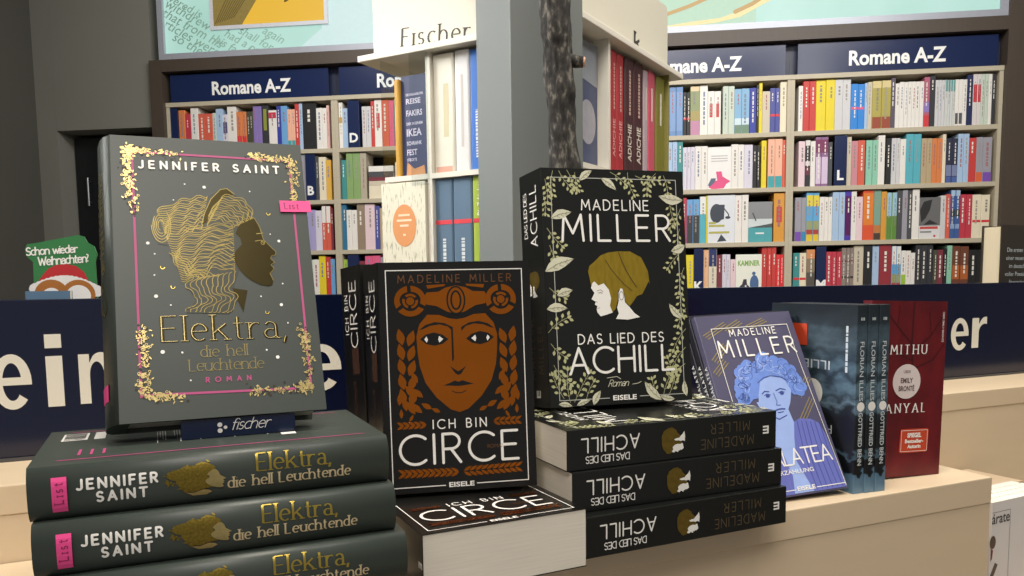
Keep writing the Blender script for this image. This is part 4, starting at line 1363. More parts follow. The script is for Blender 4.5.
lo_ = [cs(*p) for p in ((775, -2), (760, 6), (740, 17), (715, 23), (690, 26), (662, 31))]
sw.poly([(a, max(b, zlim)) for a, b in cr_ + lo_])
sw.build('swirl_print', mat('cream_yellow_print', 'efe0a4', 0.5, emit=.9), scr, f)
Ink().line([cs(735, 12), cs(752, 4), cs(770, -8)], .02).line([cs(668, 14), cs(690, 6), cs(712, -4)], .018).build('orange_print', mat('orange_print', 'd8b070', 0.5, emit=.7), scr, f2)

# ------------------------------------------------------------------ the room
WALL = mat('dark_grey_wall', '7b7b73', 0.8, var=0.05, scale=3)
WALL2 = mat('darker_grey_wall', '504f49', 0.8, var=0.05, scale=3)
HC = 3.25


def wall_box(name, *a, m=WALL):
    o = box(name, *a[:6], m)
    o.matrix_world = Matrix.Translation(P_CASE) @ rz(BYAW).to_4x4()
    return tag(o, kind='structure')


xd0, zd = cs(57, 131)
xc = cs(33, 60)[0]
wall_box('wall_back', xl - .0006, DEP + .002, 0, xr + 2.0, DEP + .1, HC)
wall_box('wall_back_recess_side', xc - .1, 0.0, 0, xd0, 0.6, HC)
wall_box('wall_back_lintel', xd0 + .0005, 0.0, zd, xl - .001, 0.2, HC)
wall_box('wall_back_niche', xd0 + .0005, 0.26, 0, xl - .001, 0.6, HC, m=mat('niche_wall', '2c2c2a', 0.8))
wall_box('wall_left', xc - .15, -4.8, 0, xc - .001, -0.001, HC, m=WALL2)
wall_box('wall_right', xr + 1.6, -4.8, 0, xr + 1.75, DEP, HC)
fl = wall_box('floor', xc - .15, -5.2, -.05, xr + 1.75, 0.6, 0, m=mat('shop_floor', '8a8078', 0.4, var=.1, scale=3))
ce = wall_box('ceiling', xc - .15, -5.2, HC + .0005, xr + 1.75, 0.6, HC + .06, m=mat('ceiling_white', 'd8d6d0', 0.8))
a, _ = cs(75, 150, .13)
d_ = empty('door_1', P_CASE, rz(BYAW))
d_['kind'] = 'structure'
box('door_leaf', a, 0.13, 0.01, xl - .012, 0.17, zd - .02, mat('black_door', '14171a', 0.35), d_)
hx, hz = cs(88, 178, .11)
_, hz2 = cs(88, 206, .11)
bm = bmesh.new()
add_tube(bm, [(hx, .105, hz2), (hx, .105, hz)], .007, 10)
add_tube(bm, [(hx, .105, hz2 + .02), (hx, .13, hz2 + .02)], .005, 8)
add_tube(bm, [(hx, .105, hz - .02), (hx, .13, hz - .02)], .005, 8)
obj('door_handle', bm, mat('steel', '8d9194', 0.35, metal=1), d_)

# ------------------------------------------------------------------ books on the wall shelves
PALETTE = {'white': 'e9e6e0', 'red': 'c8403c', 'yellow': 'e6d22e', 'pale grey': 'd0d0d2', 'blue': '2f86d8', 'beige': 'cdc3ae', 'gold green': 'b0a452', 'plum grey': '5a5262', 'lilac red': 'b0627a', 'charcoal': '33343a',
           'teal topped': 'cfd2d0', 'navy': '1f2a55', 'red striped': 'd9d3d2', 'pale green': 'c6d2c4', 'pink white': 'e6cdd4', 'black patterned': '2e2b30', 'mauve': '8d6690', 'dark grey': '4a4b50', 'dusty pink': 'c98a94', 'coral': 'd6614c',
           'mint': '8fc9b0', 'black': '202124', 'turquoise': '58b0c0', 'tan': 'b9a584', 'orange': 'd9814a', 'cream': 'e8dec4', 'dark navy': '2c3048', 'pale blue': 'a9c4e2', 'grey': '9d9ca6', 'yellow blue': '63a8d8', 'violet': '4434a0',
           'orange red': 'dd5430', 'sage': '7da391', 'amber': 'd99a3c', 'landscape': '86b070', 'blue patterned': '3f5f9a', 'crimson': 'c03a4c', 'picture brown': '8a7a64', 'taupe': '8d7f78', 'dark red': '94303a', 'maroon': '7c3440', 'olive': '4a4a3c',
           'sunset brown': '6e3f2c', 'indigo': '4a529a', 'steel blue': '6a8fc0', 'pink green': '8f9a70', 'sea blue': '84b2d4', 'royal blue': '3440a0', 'peach': 'efb79c', 'lilac white': 'd8d4e2', 'teal': '3f8f90', 'sky': '6fa6d8', 'purple': '8a76b8',
           'pale pink': 'e0b8b0', 'green': '86a66a', 'grey beige': 'b3aa98', 'lavender': 'a9a2d0', 'brown grey': '94836f', 'lime': '9fc04a', 'pink': 'e0608a', 'bright red': 'e0343a', 'apricot': 'e8b890', 'ochre': 'e0b04c', 'petrol': '2b6f96', 'navy topped': 'e0d6c2'}
STY = {}   # colour -> extra print: list of (from, to, colour) over the height of the spine
STY.update({'lilac red': [(0, .24, 'd03a40'), (.3, .5, '8a7ac0')], 'teal topped': [(.75, 1, '5fa0a0')], 'red striped': [(.45, .8, 'c83a44')], 'gold green': [(0, .25, '9a4a34'), (.85, 1, 'd8c890')], 'yellow blue': [(0, .14, 'e0c030'), (.14, .24, 'b0402c'), (.24, .42, '9aa070'), (.72, .95, 'e6d23c')],
            'mauve': [(.05, .6, 'd6c2dc'), (.68, .95, '7c2f5a')], 'landscape': [(.5, 1, '9cc4dc'), (0, .5, '5f8a3c')], 'sage': [(0, .14, '4a3a30'), (.14, .3, 'c07a40')], 'sunset brown': [(.3, .6, 'b0602e'), (0, .2, '2c1c1a')], 'pink green': [(0, .3, 'c088a8'), (.3, .5, 'a89a60'), (.9, 1, 'e0c8a0')],
            'peach': [(0, .24, '3fa3ab')], 'navy topped': [(.62, 1, '22306a')], 'steel blue': [(.1, .9, '7f9ecc')], 'taupe': [(.35, .4, '3c3430'), (.7, .74, '6c2c34')], 'picture brown': [(.8, 1, 'd8905c'), (.2, .5, '55504a')], 'sea blue': [(0, .2, '6f8a74'), (.2, .35, 'cfe0e8')], 'blue patterned': [(.45, .6, '2c3a34'), (.88, 1, 'a8c4e0'), (.2, .3, '8aa4cc')],
            'black patterned': [(.45, .55, 'd8d0d0'), (.25, .42, '6a3040'), (.88, 1, 'e0dcd8')], 'apricot': [(0, .2, 'f0d8b0')], 'dark navy': [(0, .14, '4a62a0'), (.15, .4, '7a84a8')], 'orange red': [(.3, .95, 'e08030')], 'violet': [(.05, .95, '5038a8'), (.1, .9, '8a2f6a')]})
BAND = {}
BAYNAME = ['by the dark wall', 'behind the cream rack', '', 'beside the grey pillar', 'by the oak post']
ROWNAME = ['top shelf', 'second shelf', 'third shelf', 'fourth shelf']
NUM = ['', 'first', 'second', 'third', 'fourth', 'fifth', 'sixth', 'seventh', 'eighth', 'ninth', 'tenth', 'eleventh', 'twelfth', 'thirteenth', 'fourteenth', 'fifteenth', 'sixteenth', 'seventeenth', 'eighteenth', 'nineteenth']
# each shelf: (bay, row, first pixel column, [(right edge, top, colour, extra)...]); colour 'gap' leaves room, 'sign X' is a divider plate, 'face N' shows its front
SHELVES = [
    (4, 0, 798, [(802.6, 86, 'white'), (809, 81, 'red'), (815.5, 81, 'red'), (825.2, 77.3, 'yellow'), (834.3, 77, 'yellow'), (842.2, 79.5, 'pale grey'), (850.2, 78.6, 'pale grey'), (857.4, 84, 'blue', 'pinkband'), (864.1, 84, 'blue', 'pinkband'), (867.2, 83, 'pale blue'), (871.6, 82, 'beige'), (880.9, 81, 'gold green'), (890.2, 80.5, 'gold green'), (894.6, 78, 'plum grey'),
                  (899, 83.5, 'white'), (903.5, 82, 'white'), (907.3, 82, 'white'), (911, 81.8, 'white'), (915, 81.6, 'white'), (919.2, 81.5, 'white'), (923.2, 81.4, 'white'), (929, 77, 'lilac red'), (934.5, 75.2, 'charcoal'), (938, 80, 'pale grey'), (941, 80, 'pale grey'), (944.2, 80, 'pale grey'), (947, 79.8, 'teal topped'), (949.6, 79.8, 'teal topped'), (952, 79.8, 'teal topped'), (954.5, 79.8, 'teal topped'),
                  (958, 79.5, 'white', 'bike'), (962, 79.5, 'white', 'bike'), (966, 79.5, 'white'), (972, 75, 'navy'), (976.4, 74, 'red striped'), (980.2, 74, 'red striped'), (984, 74, 'pale green'), (987.6, 74, 'pale green'), (991, 74, 'white'), (994.5, 74, 'charcoal')]),
    (4, 1, 798, [(804.6, 141.4, 'pink white'), (810, 140.2, 'black patterned'), (815, 141.2, 'white'), (820.8, 137, 'mauve'), (827.7, 137, 'mauve'), (832, 142, 'dark grey'), (833.5, 0, 'gap'), (846, 133.5, 'sign L'), (850.9, 137, 'beige'), (857.4, 141, 'dusty pink'), (864.4, 140.3, 'coral'), (865.4, 0, 'gap'), (872, 140.2, 'mint'), (877.4, 140.2, 'mint'), (884.3, 135.4, 'white'), (885.3, 0, 'gap'), (890.8, 138, 'black'), (895.7, 138.2, 'pale grey'), (899.4, 138.2, 'pale grey'),
                  (905.2, 139, 'white'), (913, 134, 'turquoise'), (920.5, 134, 'turquoise'), (926, 138.4, 'tan'), (931.2, 138.4, 'tan'), (936.3, 138.4, 'orange'), (941.5, 138.4, 'orange'), (945, 134.4, 'cream'), (951, 138.4, 'dark navy'), (957, 138.6, 'dark navy'), (962.7, 133.8, 'pale blue'), (968, 133.8, 'pale blue'), (975.2, 138, 'red'), (982, 137.2, 'grey', 'orangefoot'), (991, 137.2, 'grey', 'purplefoot')]),
    (4, 2, 794.5, [(801, 197.6, 'grey', 'purplefoot'), (805.7, 197.6, 'grey', 'bluefoot'), (812.7, 192.8, 'yellow blue'), (818.8, 192.8, 'yellow blue'), (823.9, 197, 'white'), (828, 197, 'white'), (831.9, 197, 'white'), (838.4, 192.2, 'pale blue'), (844.3, 192.2, 'pale blue'), (850.6, 191.3, 'violet'), (855.9, 191.6, 'white'), (862.2, 196.8, 'pink white'), (873.1, 189.2, 'orange red'), (880.4, 189.2, 'sage'), (886, 191.6, 'amber'), (891.2, 192.6, 'landscape'), (896.2, 192.6, 'landscape'),
                    (901.5, 190.2, 'dark grey'), (906.9, 190.2, 'grey'), (911.5, 190.2, 'dark grey'), (918.6, 187.8, 'white'), (939.6, 197.4, 'face photo'), (945.2, 195.6, 'pale grey'), (949.4, 194.2, 'coral'), (954.3, 190.2, 'blue patterned'), (959.1, 190.2, 'blue patterned'), (965.3, 194.4, 'crimson'), (971.4, 194.4, 'crimson'), (980.2, 194.6, 'cream', 'redband'), (988.8, 194.8, 'cream', 'redband')]),
    (4, 3, 792.5, [(799, 253, 'teal', 'redband'), (805.7, 253, 'cream', 'redband'), (814.4, 249.6, 'picture brown'), (815.2, 0, 'gap'), (825.2, 246.8, 'sign M'), (831.2, 251.8, 'crimson'), (836, 251.8, 'crimson'), (841, 251.8, 'crimson'), (845.8, 248, 'taupe'), (849.4, 248, 'taupe'), (853, 248, 'taupe'), (862.8, 246, 'beige'), (871.5, 245, 'black'), (878.3, 246, 'pale blue'), (890.7, 244.8, 'dark red'), (895.5, 246.2, 'yellow blue', 'whitetop'), (900.3, 246.2, 'yellow blue', 'whitetop'),
                    (905.2, 250.6, 'white', 'limeband'), (910, 250.8, 'white'), (914.3, 252.8, 'white'), (919.8, 245, 'charcoal'), (926.5, 245, 'charcoal'), (932, 244.6, 'charcoal'), (936.3, 250, 'olive'), (942.3, 249.8, 'maroon'), (946, 248.6, 'black'), (951, 245.6, 'mint'), (959, 246, 'sunset brown'), (967.5, 246.4, 'sunset brown'), (975.6, 249.8, 'black'), (985, 249.8, 'black')]),
    (3, 0, 632, [(639, 90, 'ochre'), (646, 88, 'dark navy'), (654, 91, 'mint'), (661, 88, 'maroon'), (669.3, 90, 'grey'), (676, 87, 'steel blue'), (682.8, 87, 'steel blue'), (686.5, 92.4, 'black', 'redband'), (690.1, 92.4, 'black', 'redband'), (699.6, 86.4, 'pink green'), (707.6, 84.6, 'white'), (714.2, 91.2, 'white', 'redpatch'), (720.8, 91.2, 'white', 'redpatch'), (722.6, 0, 'gap'), (728.1, 86.2, 'pale green'), (734.2, 86.2, 'pale green'), (741.4, 89, 'sea blue'), (749.3, 88.4, 'sea blue'), (756, 88, 'royal blue'), (758.6, 85, 'black'), (762, 81.6, 'yellow'), (769.8, 91.4, 'beige'), (775, 88, 'indigo', 'redband'), (779.6, 88, 'indigo', 'redband'), (788, 79.6, 'cream')]),
    (3, 1, 632, [(640, 145, 'tan'), (648, 143, 'purple'), (657, 146, 'orange'), (668, 144, 'charcoal'), (672.3, 141, 'pale blue'), (677.3, 140.6, 'pale blue'), (682.8, 140.6, 'teal'), (686.9, 147.4, 'lilac white'), (690.7, 147.2, 'lilac white'), (694.9, 147, 'lilac white'), (701, 146.4, 'white'), (707.4, 146.2, 'white'), (730.9, 147, 'face bird'), (737.9, 144.4, 'white'), (743.8, 144.6, 'white'), (752.5, 144.8, 'lilac white'), (756.5, 145.4, 'black'), (760, 145.4, 'black'), (761, 0, 'gap'), (766.2, 140.6, 'yellow'), (767.5, 0, 'gap'), (774.5, 139.2, 'peach'), (782, 139, 'peach'), (786.4, 139.8, 'coral')]),
    (3, 2, 632, [(641, 199, 'olive'), (650, 198, 'pink'), (660, 201, 'royal blue'), (670, 198, 'cream'), (681, 200, 'green'), (686.6, 198, 'crimson'), (692.8, 199.6, 'sky', 'darkfoot'), (699.4, 199.4, 'sky', 'darkfoot'), (705.9, 196.6, 'turquoise', 'whitetop'), (707.6, 195.6, 'yellow'), (734.6, 195.2, 'face animal'), (741.4, 195.2, 'white'), (748.1, 195, 'white'), (772, 201.8, 'face seascape'), (773.2, 0, 'gap'), (785, 191.8, 'amber', 'redpatch')]),
    (3, 3, 636, [(645, 257, 'teal'), (655, 255, 'dark grey'), (665, 258, 'apricot'), (675, 256, 'indigo'), (685.6, 258, 'mint'), (693.6, 255, 'yellow'), (703.2, 248.2, 'sign K'), (708.3, 250, 'apricot'), (716.5, 246.2, 'navy topped'), (721.9, 255, 'maroon'), (726, 254.4, 'lilac white'), (730, 254.4, 'lilac white'), (735.5, 259.4, 'pink white'), (761.4, 254.4, 'face portrait'), (766.6, 246.6, 'red'), (771.2, 246.6, 'red'), (775.7, 246.6, 'red'), (779.7, 254.6, 'bright red'), (783.4, 254.6, 'bright red')]),
    (0, 0, 167.8, [(180, 108.2, 'sign  '), (186.5, 110.2, 'orange'), (192.2, 113.8, 'crimson'), (199.6, 107.8, 'white'), (206, 113.6, 'coral'), (213.6, 113.6, 'coral'), (217.2, 112.8, 'pale green'), (224, 108.8, 'pale blue'), (228.7, 114.4, 'lilac white', 'purplepatch'), (237.5, 106.6, 'white'), (242.8, 111.6, 'orange', 'redfoot'), (247.4, 111.6, 'orange', 'redfoot'), (250.7, 111.4, 'olive'), (254.2, 111.4, 'olive'), (258.2, 106.4, 'purple'), (262.7, 106.2, 'purple'), (269.6, 105.2, 'charcoal', 'yellowtext'), (277.6, 110.2, 'white', 'redtop'),
                   (281.8, 105.8, 'royal blue'), (288, 105.8, 'sky'), (292, 109.2, 'peach'), (296, 109.2, 'peach'), (300, 103.8, 'red'), (303.4, 102.2, 'pale blue'), (317, 102.8, 'black'), (322.9, 108, 'white'), (327.2, 108, 'white'), (330, 105.2, 'pale pink')]),
    (0, 1, 228, [(234, 158, 'mint'), (241, 156, 'taupe'), (248, 160, 'royal blue'), (254, 158, 'apricot'), (262, 155, 'dark red'), (270, 158, 'sage'), (277, 157, 'indigo'), (285, 160, 'pale pink'), (293, 156, 'tan'), (300, 158, 'teal'), (307, 152, 'grey'), (316.2, 152.6, 'sign B'), (319.6, 156, 'dark grey'), (326.7, 157, 'cream'), (332, 160, 'ochre')]),
    (0, 2, 228, [(235, 210, 'amber'), (242, 208, 'charcoal'), (250, 211, 'turquoise'), (258, 207, 'crimson'), (265, 210, 'beige'), (273, 209, 'green'), (281, 208, 'mauve'), (290, 211, 'sea blue'), (300, 208, 'orange'), (306, 212, 'lavender'), (311, 210.4, 'lavender'), (316.4, 210, 'lavender'), (322.8, 210.6, 'lilac white'), (327, 206, 'coral', 'whitetop'), (331.6, 206, 'coral', 'whitetop'), (334, 208, 'maroon')]),
    (0, 3, 228, [(236, 260, 'navy'), (244, 258, 'dusty pink'), (252, 261, 'lime'), (261, 257, 'plum grey'), (270, 260, 'cream'), (279, 259, 'petrol'), (288, 258, 'coral'), (300, 261, 'brown grey'), (308, 260, 'steel blue'), (314, 260, 'pale green'), (320, 259.6, 'white'), (326.7, 256, 'yellow'), (331.6, 257, 'red'), (336, 259, 'sky')]),
    (1, 0, 338.4, [(343.4, 102.6, 'white', 'ochredot'), (348.8, 108.4, 'pale blue'), (360.2, 100.6, 'sign D'), (362.6, 0, 'gap'), (366.8, 106.4, 'pale grey'), (371.4, 106.2, 'pale grey'), (375, 101, 'red'), (382.3, 98.8, 'white', 'redpatch'), (389.6, 100, 'coral'), (394.6, 100.4, 'pink'), (401, 99, 'teal'), (408, 101, 'maroon'), (415, 99, 'amber'), (423, 101, 'indigo'), (431, 100, 'green')]),
    (1, 1, 340, [(342.2, 158, 'dark grey'), (347, 160, 'teal'), (353.6, 152.4, 'green'), (360.8, 152.4, 'green'), (367, 152.6, 'grey beige')]),
    (1, 2, 341.4, [(347.4, 203.4, 'petrol'), (352.5, 210, 'white'), (357.9, 210, 'white'), (365.5, 203.4, 'brown grey'), (375.5, 203, 'pink white'), (380.4, 206, 'indigo'), (389, 208, 'tan'), (398, 205, 'coral'), (407, 208, 'mint'), (417, 206, 'charcoal'), (428, 208, 'ochre')]),
    (1, 3, 343.6, [(349.2, 259.6, 'lime'), (360.2, 254, 'sign  '), (366, 261, 'maroon'), (373.4, 256, 'pink'), (381.4, 255.6, 'pink'), (390, 257, 'grey'), (399, 256, 'amber'), (409, 258, 'navy'), (419, 256, 'teal')]),
]
EXTRA = {'pinkband': (.44, .5, 'e05a8a'), 'redband': (.36, .42, 'd83840'), 'orangefoot': (0, .22, 'd8683c'), 'purplefoot': (0, .22, '7a4fb0'), 'bluefoot': (0, .22, '3a88b4'), 'whitetop': (.62, 1, 'e8e8e4'), 'limeband': (0, .45, '9ac23c'), 'redpatch': (.4, .72, 'c84048'), 'darkfoot': (0, .64, '3a3c40'),
         'purplepatch': (.5, .8, '5a5480'), 'redfoot': (0, .4, 'd8343c'), 'yellowtext': (.45, .92, '8f9440'), 'redtop': (.8, .95, 'c8304c'), 'ochredot': (.55, .68, 'd0a038'), 'bike': (.04, .28, '5a5a60')}
rnd = random.Random(11)


def hexmat(h, nm='spine_print'):
    return mat(nm + '_' + h, h, 0.5, var=.05, scale=30)


def shelf_book(x0, x1, z0, z1, colour, extra, label, group, depth, setback, tilt=0.0):
    w = x1 - x0 - 0.0006
    h = z1 - z0
    cov = mat('cover_' + colour.replace(' ', '_'), PALETTE[colour], 0.5, var=.05, scale=30)
    mats = [cov, PAGES]
    bm = bmesh.new()
    c = min(.0022, w * .18)
    b = c * .8
    prof = [(0, b), (b, 0), (w - b, 0), (w, b), (w, depth), (w - c, depth), (w - c, c), (c, c), (c, depth), (0, depth)]
    add_prism(bm, prof, lambda a, d: Vector((a, d, 0)), lambda a, d: Vector((a, d, h)), 0)
    bmesh.ops.recalc_face_normals(bm, faces=bm.faces)
    add_box(bm, c, c, .001, w - c, depth - .002, h - .002, 0, 1)

    def strip(a0, a1, b0, b1, hexc, lift):
        m = hexmat(hexc)
        if m not in mats:
            mats.append(m)
        vs = [bm.verts.new(Vector(p)) for p in ((a0, -lift, b0), (a1, -lift, b0), (a1, -lift, b1), (a0, -lift, b1))]
        bm.faces.new(vs).material_index = mats.index(m)
    for p0, p1, hx_ in STY.get(colour, []):
        strip(b, w - b, h * p0 + .0005, h * p1 - .0005, hx_, .0003)
    if extra:
        p0, p1, hx_ = EXTRA[extra]
        k = .22 if extra in ('redpatch', 'yellowtext') else 0
        strip(b + w * k, w - b - w * k, h * p0 + .0005, h * p1 - .0005, hx_, .0006)
    lum = sum(int(PALETTE[colour][i:i + 2], 16) for i in (0, 2, 4)) / 765
    inkc = 'e8e4da' if lum < .52 else rnd.choice(('8c8880', 'a09a90', 'a87070', '7c86a0'))
    if w > .011 and extra not in ('yellowtext', 'bike'):
        zt = h * rnd.uniform(.84, .92)
        n = rnd.randint(3, 7)
        wd = w * rnd.uniform(.14, .24)
        cx = w * rnd.uniform(.42, .58)
        for j in range(n):
            ll = h * rnd.uniform(.03, .1)
            strip(cx - wd / 2, cx + wd / 2, zt - ll, zt, inkc, .0009)
            zt -= ll + h * .025
    o = obj('shelf_book', bm, mats)
    o.matrix_world = Matrix.Translation(P_CASE) @ rz(BYAW).to_4x4() @ Matrix.Translation((x0 + .0003, setback, z0 + .0003)) @ Matrix.Rotation(tilt, 4, 'Y')
    return tag(o, label, 'book', group)


def face_book(kind, x0, x1, z0, z1, label, group):
    w, h = x1 - x0 - .0006, z1 - z0
    root = empty('shelf_book', P_CASE + B1 * (x0 + .0003) + B2 * .014 + Z * (z0 + .0003), rz(BYAW), label, 'book', group)
    base = {'photo': 'dcdcdc', 'bird': 'eeecea', 'animal': 'dfe3ea', 'seascape': 'cfd8da', 'portrait': 'eef0e4'}[kind]
    cov = box('cover', 0, 0, 0, w, .018, h, hexmat(base, 'cover'), root)
    box('page_block', .001, .0185, .001, w - .001, .02, h - .001, PAGES, root)
    f1, f2 = front_map(.0006), front_map(.0011)
    P = lambda *pts: [(a * w, b * h) for a, b in pts]
    if kind == 'photo':
        Ink().poly(P((0, .32), (1, .32), (1, 1), (0, 1))).build('photo_print', hexmat('6b6b6c', 'print'), cov, f1)
        Ink().poly(P((.1, .4), (.3, .5), (.5, .7), (.6, .95), (.2, .9), (.02, .7))).poly(P((.2, .34), (.9, .36), (.5, .46))).build('figure_print', hexmat('2c2c2e', 'print'), cov, f2)
        Ink().rect(.05 * w, .24 * h, .9 * w, .3 * h).disc(.75 * w, .07 * h, .06 * w).build('title_print', hexmat('c84a48', 'print'), cov, f1)
        Ink().rect(.05 * w, .15 * h, .6 * w, .19 * h).build('text_print', hexmat('8a8a8c', 'print'), cov, f1)
    if kind == 'bird':
        Ink().poly(P((.05, .05), (.2, .22), (.42, .2), (.36, .42), (.6, .42), (.64, .3), (.98, .18), (.8, .12), (.7, .02), (.2, .0))).build('figure_print', hexmat('e2568a', 'print'), cov, f1)
        Ink().poly(P((.02, .1), (.16, .26), (.36, .26), (.3, .16), (.1, .06))).build('wing_print', hexmat('5c6a80', 'print'), cov, f2)
        ln = Ink()
        for i in range(3):
            ln.rect(.15 * w, (.66 + .06 * i) * h, .85 * w, (.675 + .06 * i) * h)
        ln.build('text_print', hexmat('a4a2a8', 'print'), cov, f1)
    if kind == 'animal':
        Ink().disc(.32 * w, .62 * h, .24 * w, 20, .2 * h).poly(P((.3, .45), (.6, .5), (.62, .8), (.4, .8))).line(P((.6, .72), (.76, .6), (.78, .54)), .04 * w).disc(.74 * w, .53 * h, .1 * w, 12, .03 * h).poly(P((.35, .02), (.5, .18), (.62, .1), (.7, .04))).build('figure_print', hexmat('3c4450', 'print'), cov, f1)
        Ink().rect(.04 * w, .34 * h, .62 * w, .38 * h).rect(.04 * w, .2 * h, .8 * w, .24 * h).rect(.04 * w, .4 * h, .3 * w, .44 * h).build('title_print', hexmat('b4b050', 'print'), cov, f2)
    if kind == 'seascape':
        Ink().rect(0, .58 * h, w, h).build('sky_print', hexmat('8b8d92', 'print'), cov, f1)
        Ink().rect(0, 0, w, .36 * h).build('sea_print', hexmat('4ea4ac', 'print'), cov, f1)
        Ink().poly(P((0, .36), (.6, .42), (1, .46), (1, .36))).poly(P((.15, .72), (.3, .52), (.34, .54), (.2, .74))).build('rock_print', hexmat('4c5658', 'print'), cov, f2)
        Ink().rect(.3 * w, .2 * h, .66 * w, .24 * h).build('title_print', hexmat('e4ecec', 'print'), cov, f2)
    if kind == 'portrait':
        Ink().small('KAMINER', w * .5, h * .73, h * .12, .03, width=w * .84, align='c').build('author_lettering', hexmat('7fae4a', 'print'), cov, f1)
        Ink().poly(P((.05, 0), (.08, .18), (.25, .28), (.3, .4), (.42, .4), (.44, .28), (.55, .2), (.6, 0))).build('figure_print', hexmat('3a3440', 'print'), cov, f1)
        Ink().disc(.72 * w, .3 * h, .17 * w, 18, .2 * h).disc(.7 * w, .54 * h, .07 * w, 12).build('second_figure_print', hexmat('4a6a9a', 'print'), cov, f2)
        Ink().poly(P((.33, 0), (.36, .26), (.42, .26), (.42, 0))).build('shirt_print', hexmat('e2e2ea', 'print'), cov, f2)
    return root


def divider(letter, x0, x1, z0, z1, label):
    t_ = empty('shelf_divider', P_CASE + B2 * .006 + Z * z0, rz(BYAW), label, 'shelf divider', 'navy letter dividers between the books')
    pl_ = box('plate', x0, 0, .0003, x1 - .0006, .012, z1 - z0, SIGN_NAVY, t_, .0008)
    box('side_plate', x1 - .006, .0122, .0003, x1 - .0007, .14, z1 - z0 - .002, SIGN_NAVY, t_)
    if letter.strip():
        Ink().small(letter, (x0 + x1) / 2, .018 + .012, .046, .035, align='c').build('lettering', WHITE_SIGN, t_, lambda u, v: Vector((u, -.0006, v)))
    return t_


n_books = 0
for bay, row, px0, items in SHELVES:
    z0 = RZ[row]
    yb = {0: (147.5, 343, 124.6, 989), 1: (199.2, 343, 181.5, 989), 2: (250.6, 343, 237, 985), 3: (300, 343, 292, 985)}[row]
    ylo = lambda px: yb[0] + (yb[2] - yb[0]) * (px - yb[1]) / (yb[3] - yb[1])
    seq = [it for it in items if it[2] != 'gap']
    left = px0
    runs = []                                            # neighbours of one colour form a run
    for it in seq:
        if it[2].startswith(('sign', 'face')):
            runs.append([it[2], 0]); continue
        if runs and runs[-1][0] == it[2] + (it[3] if len(it) > 3 else ''):
            runs[-1][1] += 1
        else:
            runs.append([it[2] + (it[3] if len(it) > 3 else ''), 1])
    ri, rk = -1, 0
    prev = None
    grp = 'books on the %s %s' % (ROWNAME[row], BAYNAME[bay])
    where = 'on the %s %s' % (ROWNAME[row], BAYNAME[bay])
    short = '%s %s' % (ROWNAME[row], BAYNAME[bay])
    used = {}
    for it in items:
        x1p, top, colour = it[:3]
        extra = it[3] if len(it) > 3 else None
        a = cs(left, ylo(left), .012)[0]
        b = cs(x1p, ylo(x1p), .012)[0]
        lo_lim, hi_lim = bays[bay][0] + .0186, bays[bay][1] - .0186
        a, b = max(a, lo_lim), min(b, hi_lim)
        mid_px = (left + x1p) / 2
        left = x1p
        if colour == 'gap':
            continue
        z1 = cs(mid_px, top, .012)[1]
        ceil_ = (Z_TOP if row == 0 else RZ[row - 1]) - TH - .006
        z1 = min(z1, ceil_)
        key = colour + (extra or '')
        if prev != key or colour.startswith(('sign', 'face')):
            ri += 1
            rk = 0
        rk += 1
        prev = key
        if colour.startswith('sign'):
            L_ = colour[5:].strip()
            lb_ = ('navy divider lettered %s %s' % (L_, where)) if L_ else 'blank navy divider plate %s' % where
            divider(colour[5:], a, b, z0, z1, lb_)
            continue
        n_books += 1
        if colour.startswith('face'):
            k_ = colour[5:]
            d_lab = {'photo': 'cover-out black and white photo book', 'bird': 'cover-out white book with pink bird', 'animal': 'cover-out pale book with grey animal', 'seascape': 'cover-out grey and teal book', 'portrait': 'cover-out white book with two men'}[k_]
            face_book(k_, a, b, z0, z1, d_lab + ' ' + where, grp)
            continue
        n_run = runs[ri][1]
        feat = {'pinkband': ' with pink band', 'redband': ' with red band', 'orangefoot': ' with orange foot', 'purplefoot': ' with purple foot', 'bluefoot': ' with blue foot', 'whitetop': ' with white top', 'limeband': ' with lime foot', 'redpatch': ' with red patch', 'darkfoot': ' with dark foot', 'purplepatch': ' with purple patch', 'redfoot': ' with red foot', 'yellowtext': ' with yellow title', 'redtop': ' with red top', 'ochredot': ' with ochre dot', 'bike': ' with dark drawing'}.get(extra, '')
        same = [r for r in runs if r[0] == key]
        nb = ''
        if len(same) > 1:
            j = ri
            o_ = runs[j - 1][0] if j > 0 else None
            for e_ in EXTRA:
                if o_ and o_.endswith(e_):
                    o_ = o_[:-len(e_)]
            if o_ is None:
                nb = ' starting the row'
            elif o_.startswith('sign'):
                nb = ' after the navy divider'
            elif o_.startswith('face'):
                nb = ' after the cover-out book'
            else:
                nb = ' after the %s one' % o_
        if n_run > 1:
            lb_ = '%s of %s %s books%s%s %s' % (NUM[rk], ['', '', 'two', 'three', 'four', 'five', 'six', 'seven', 'eight'][n_run], colour, feat, nb, where)
        else:
            lb_ = '%s book%s%s %s' % (colour, feat, nb, where)
        if len(lb_.split()) > 16:
            lb_ = lb_.replace(where, short)
        if len(lb_.split()) > 16:
            lb_ = lb_.replace(' after the ', ' after ').replace(' one ', ' ')
        if len(lb_.split()) > 16:
            lb_ = lb_.replace(short, short.replace('by the', 'by').replace('behind the', 'behind').replace('beside the', 'beside'))
        assert len(lb_.split()) <= 16, lb_
        used[lb_] = used.get(lb_, 0) + 1
        if used[lb_] > 1:
            print('DUP', lb_)
        shelf_book(a, b, z0, z1, colour, extra, lb_, grp, rnd.uniform(.125, .15), .012 + rnd.uniform(0, .004))
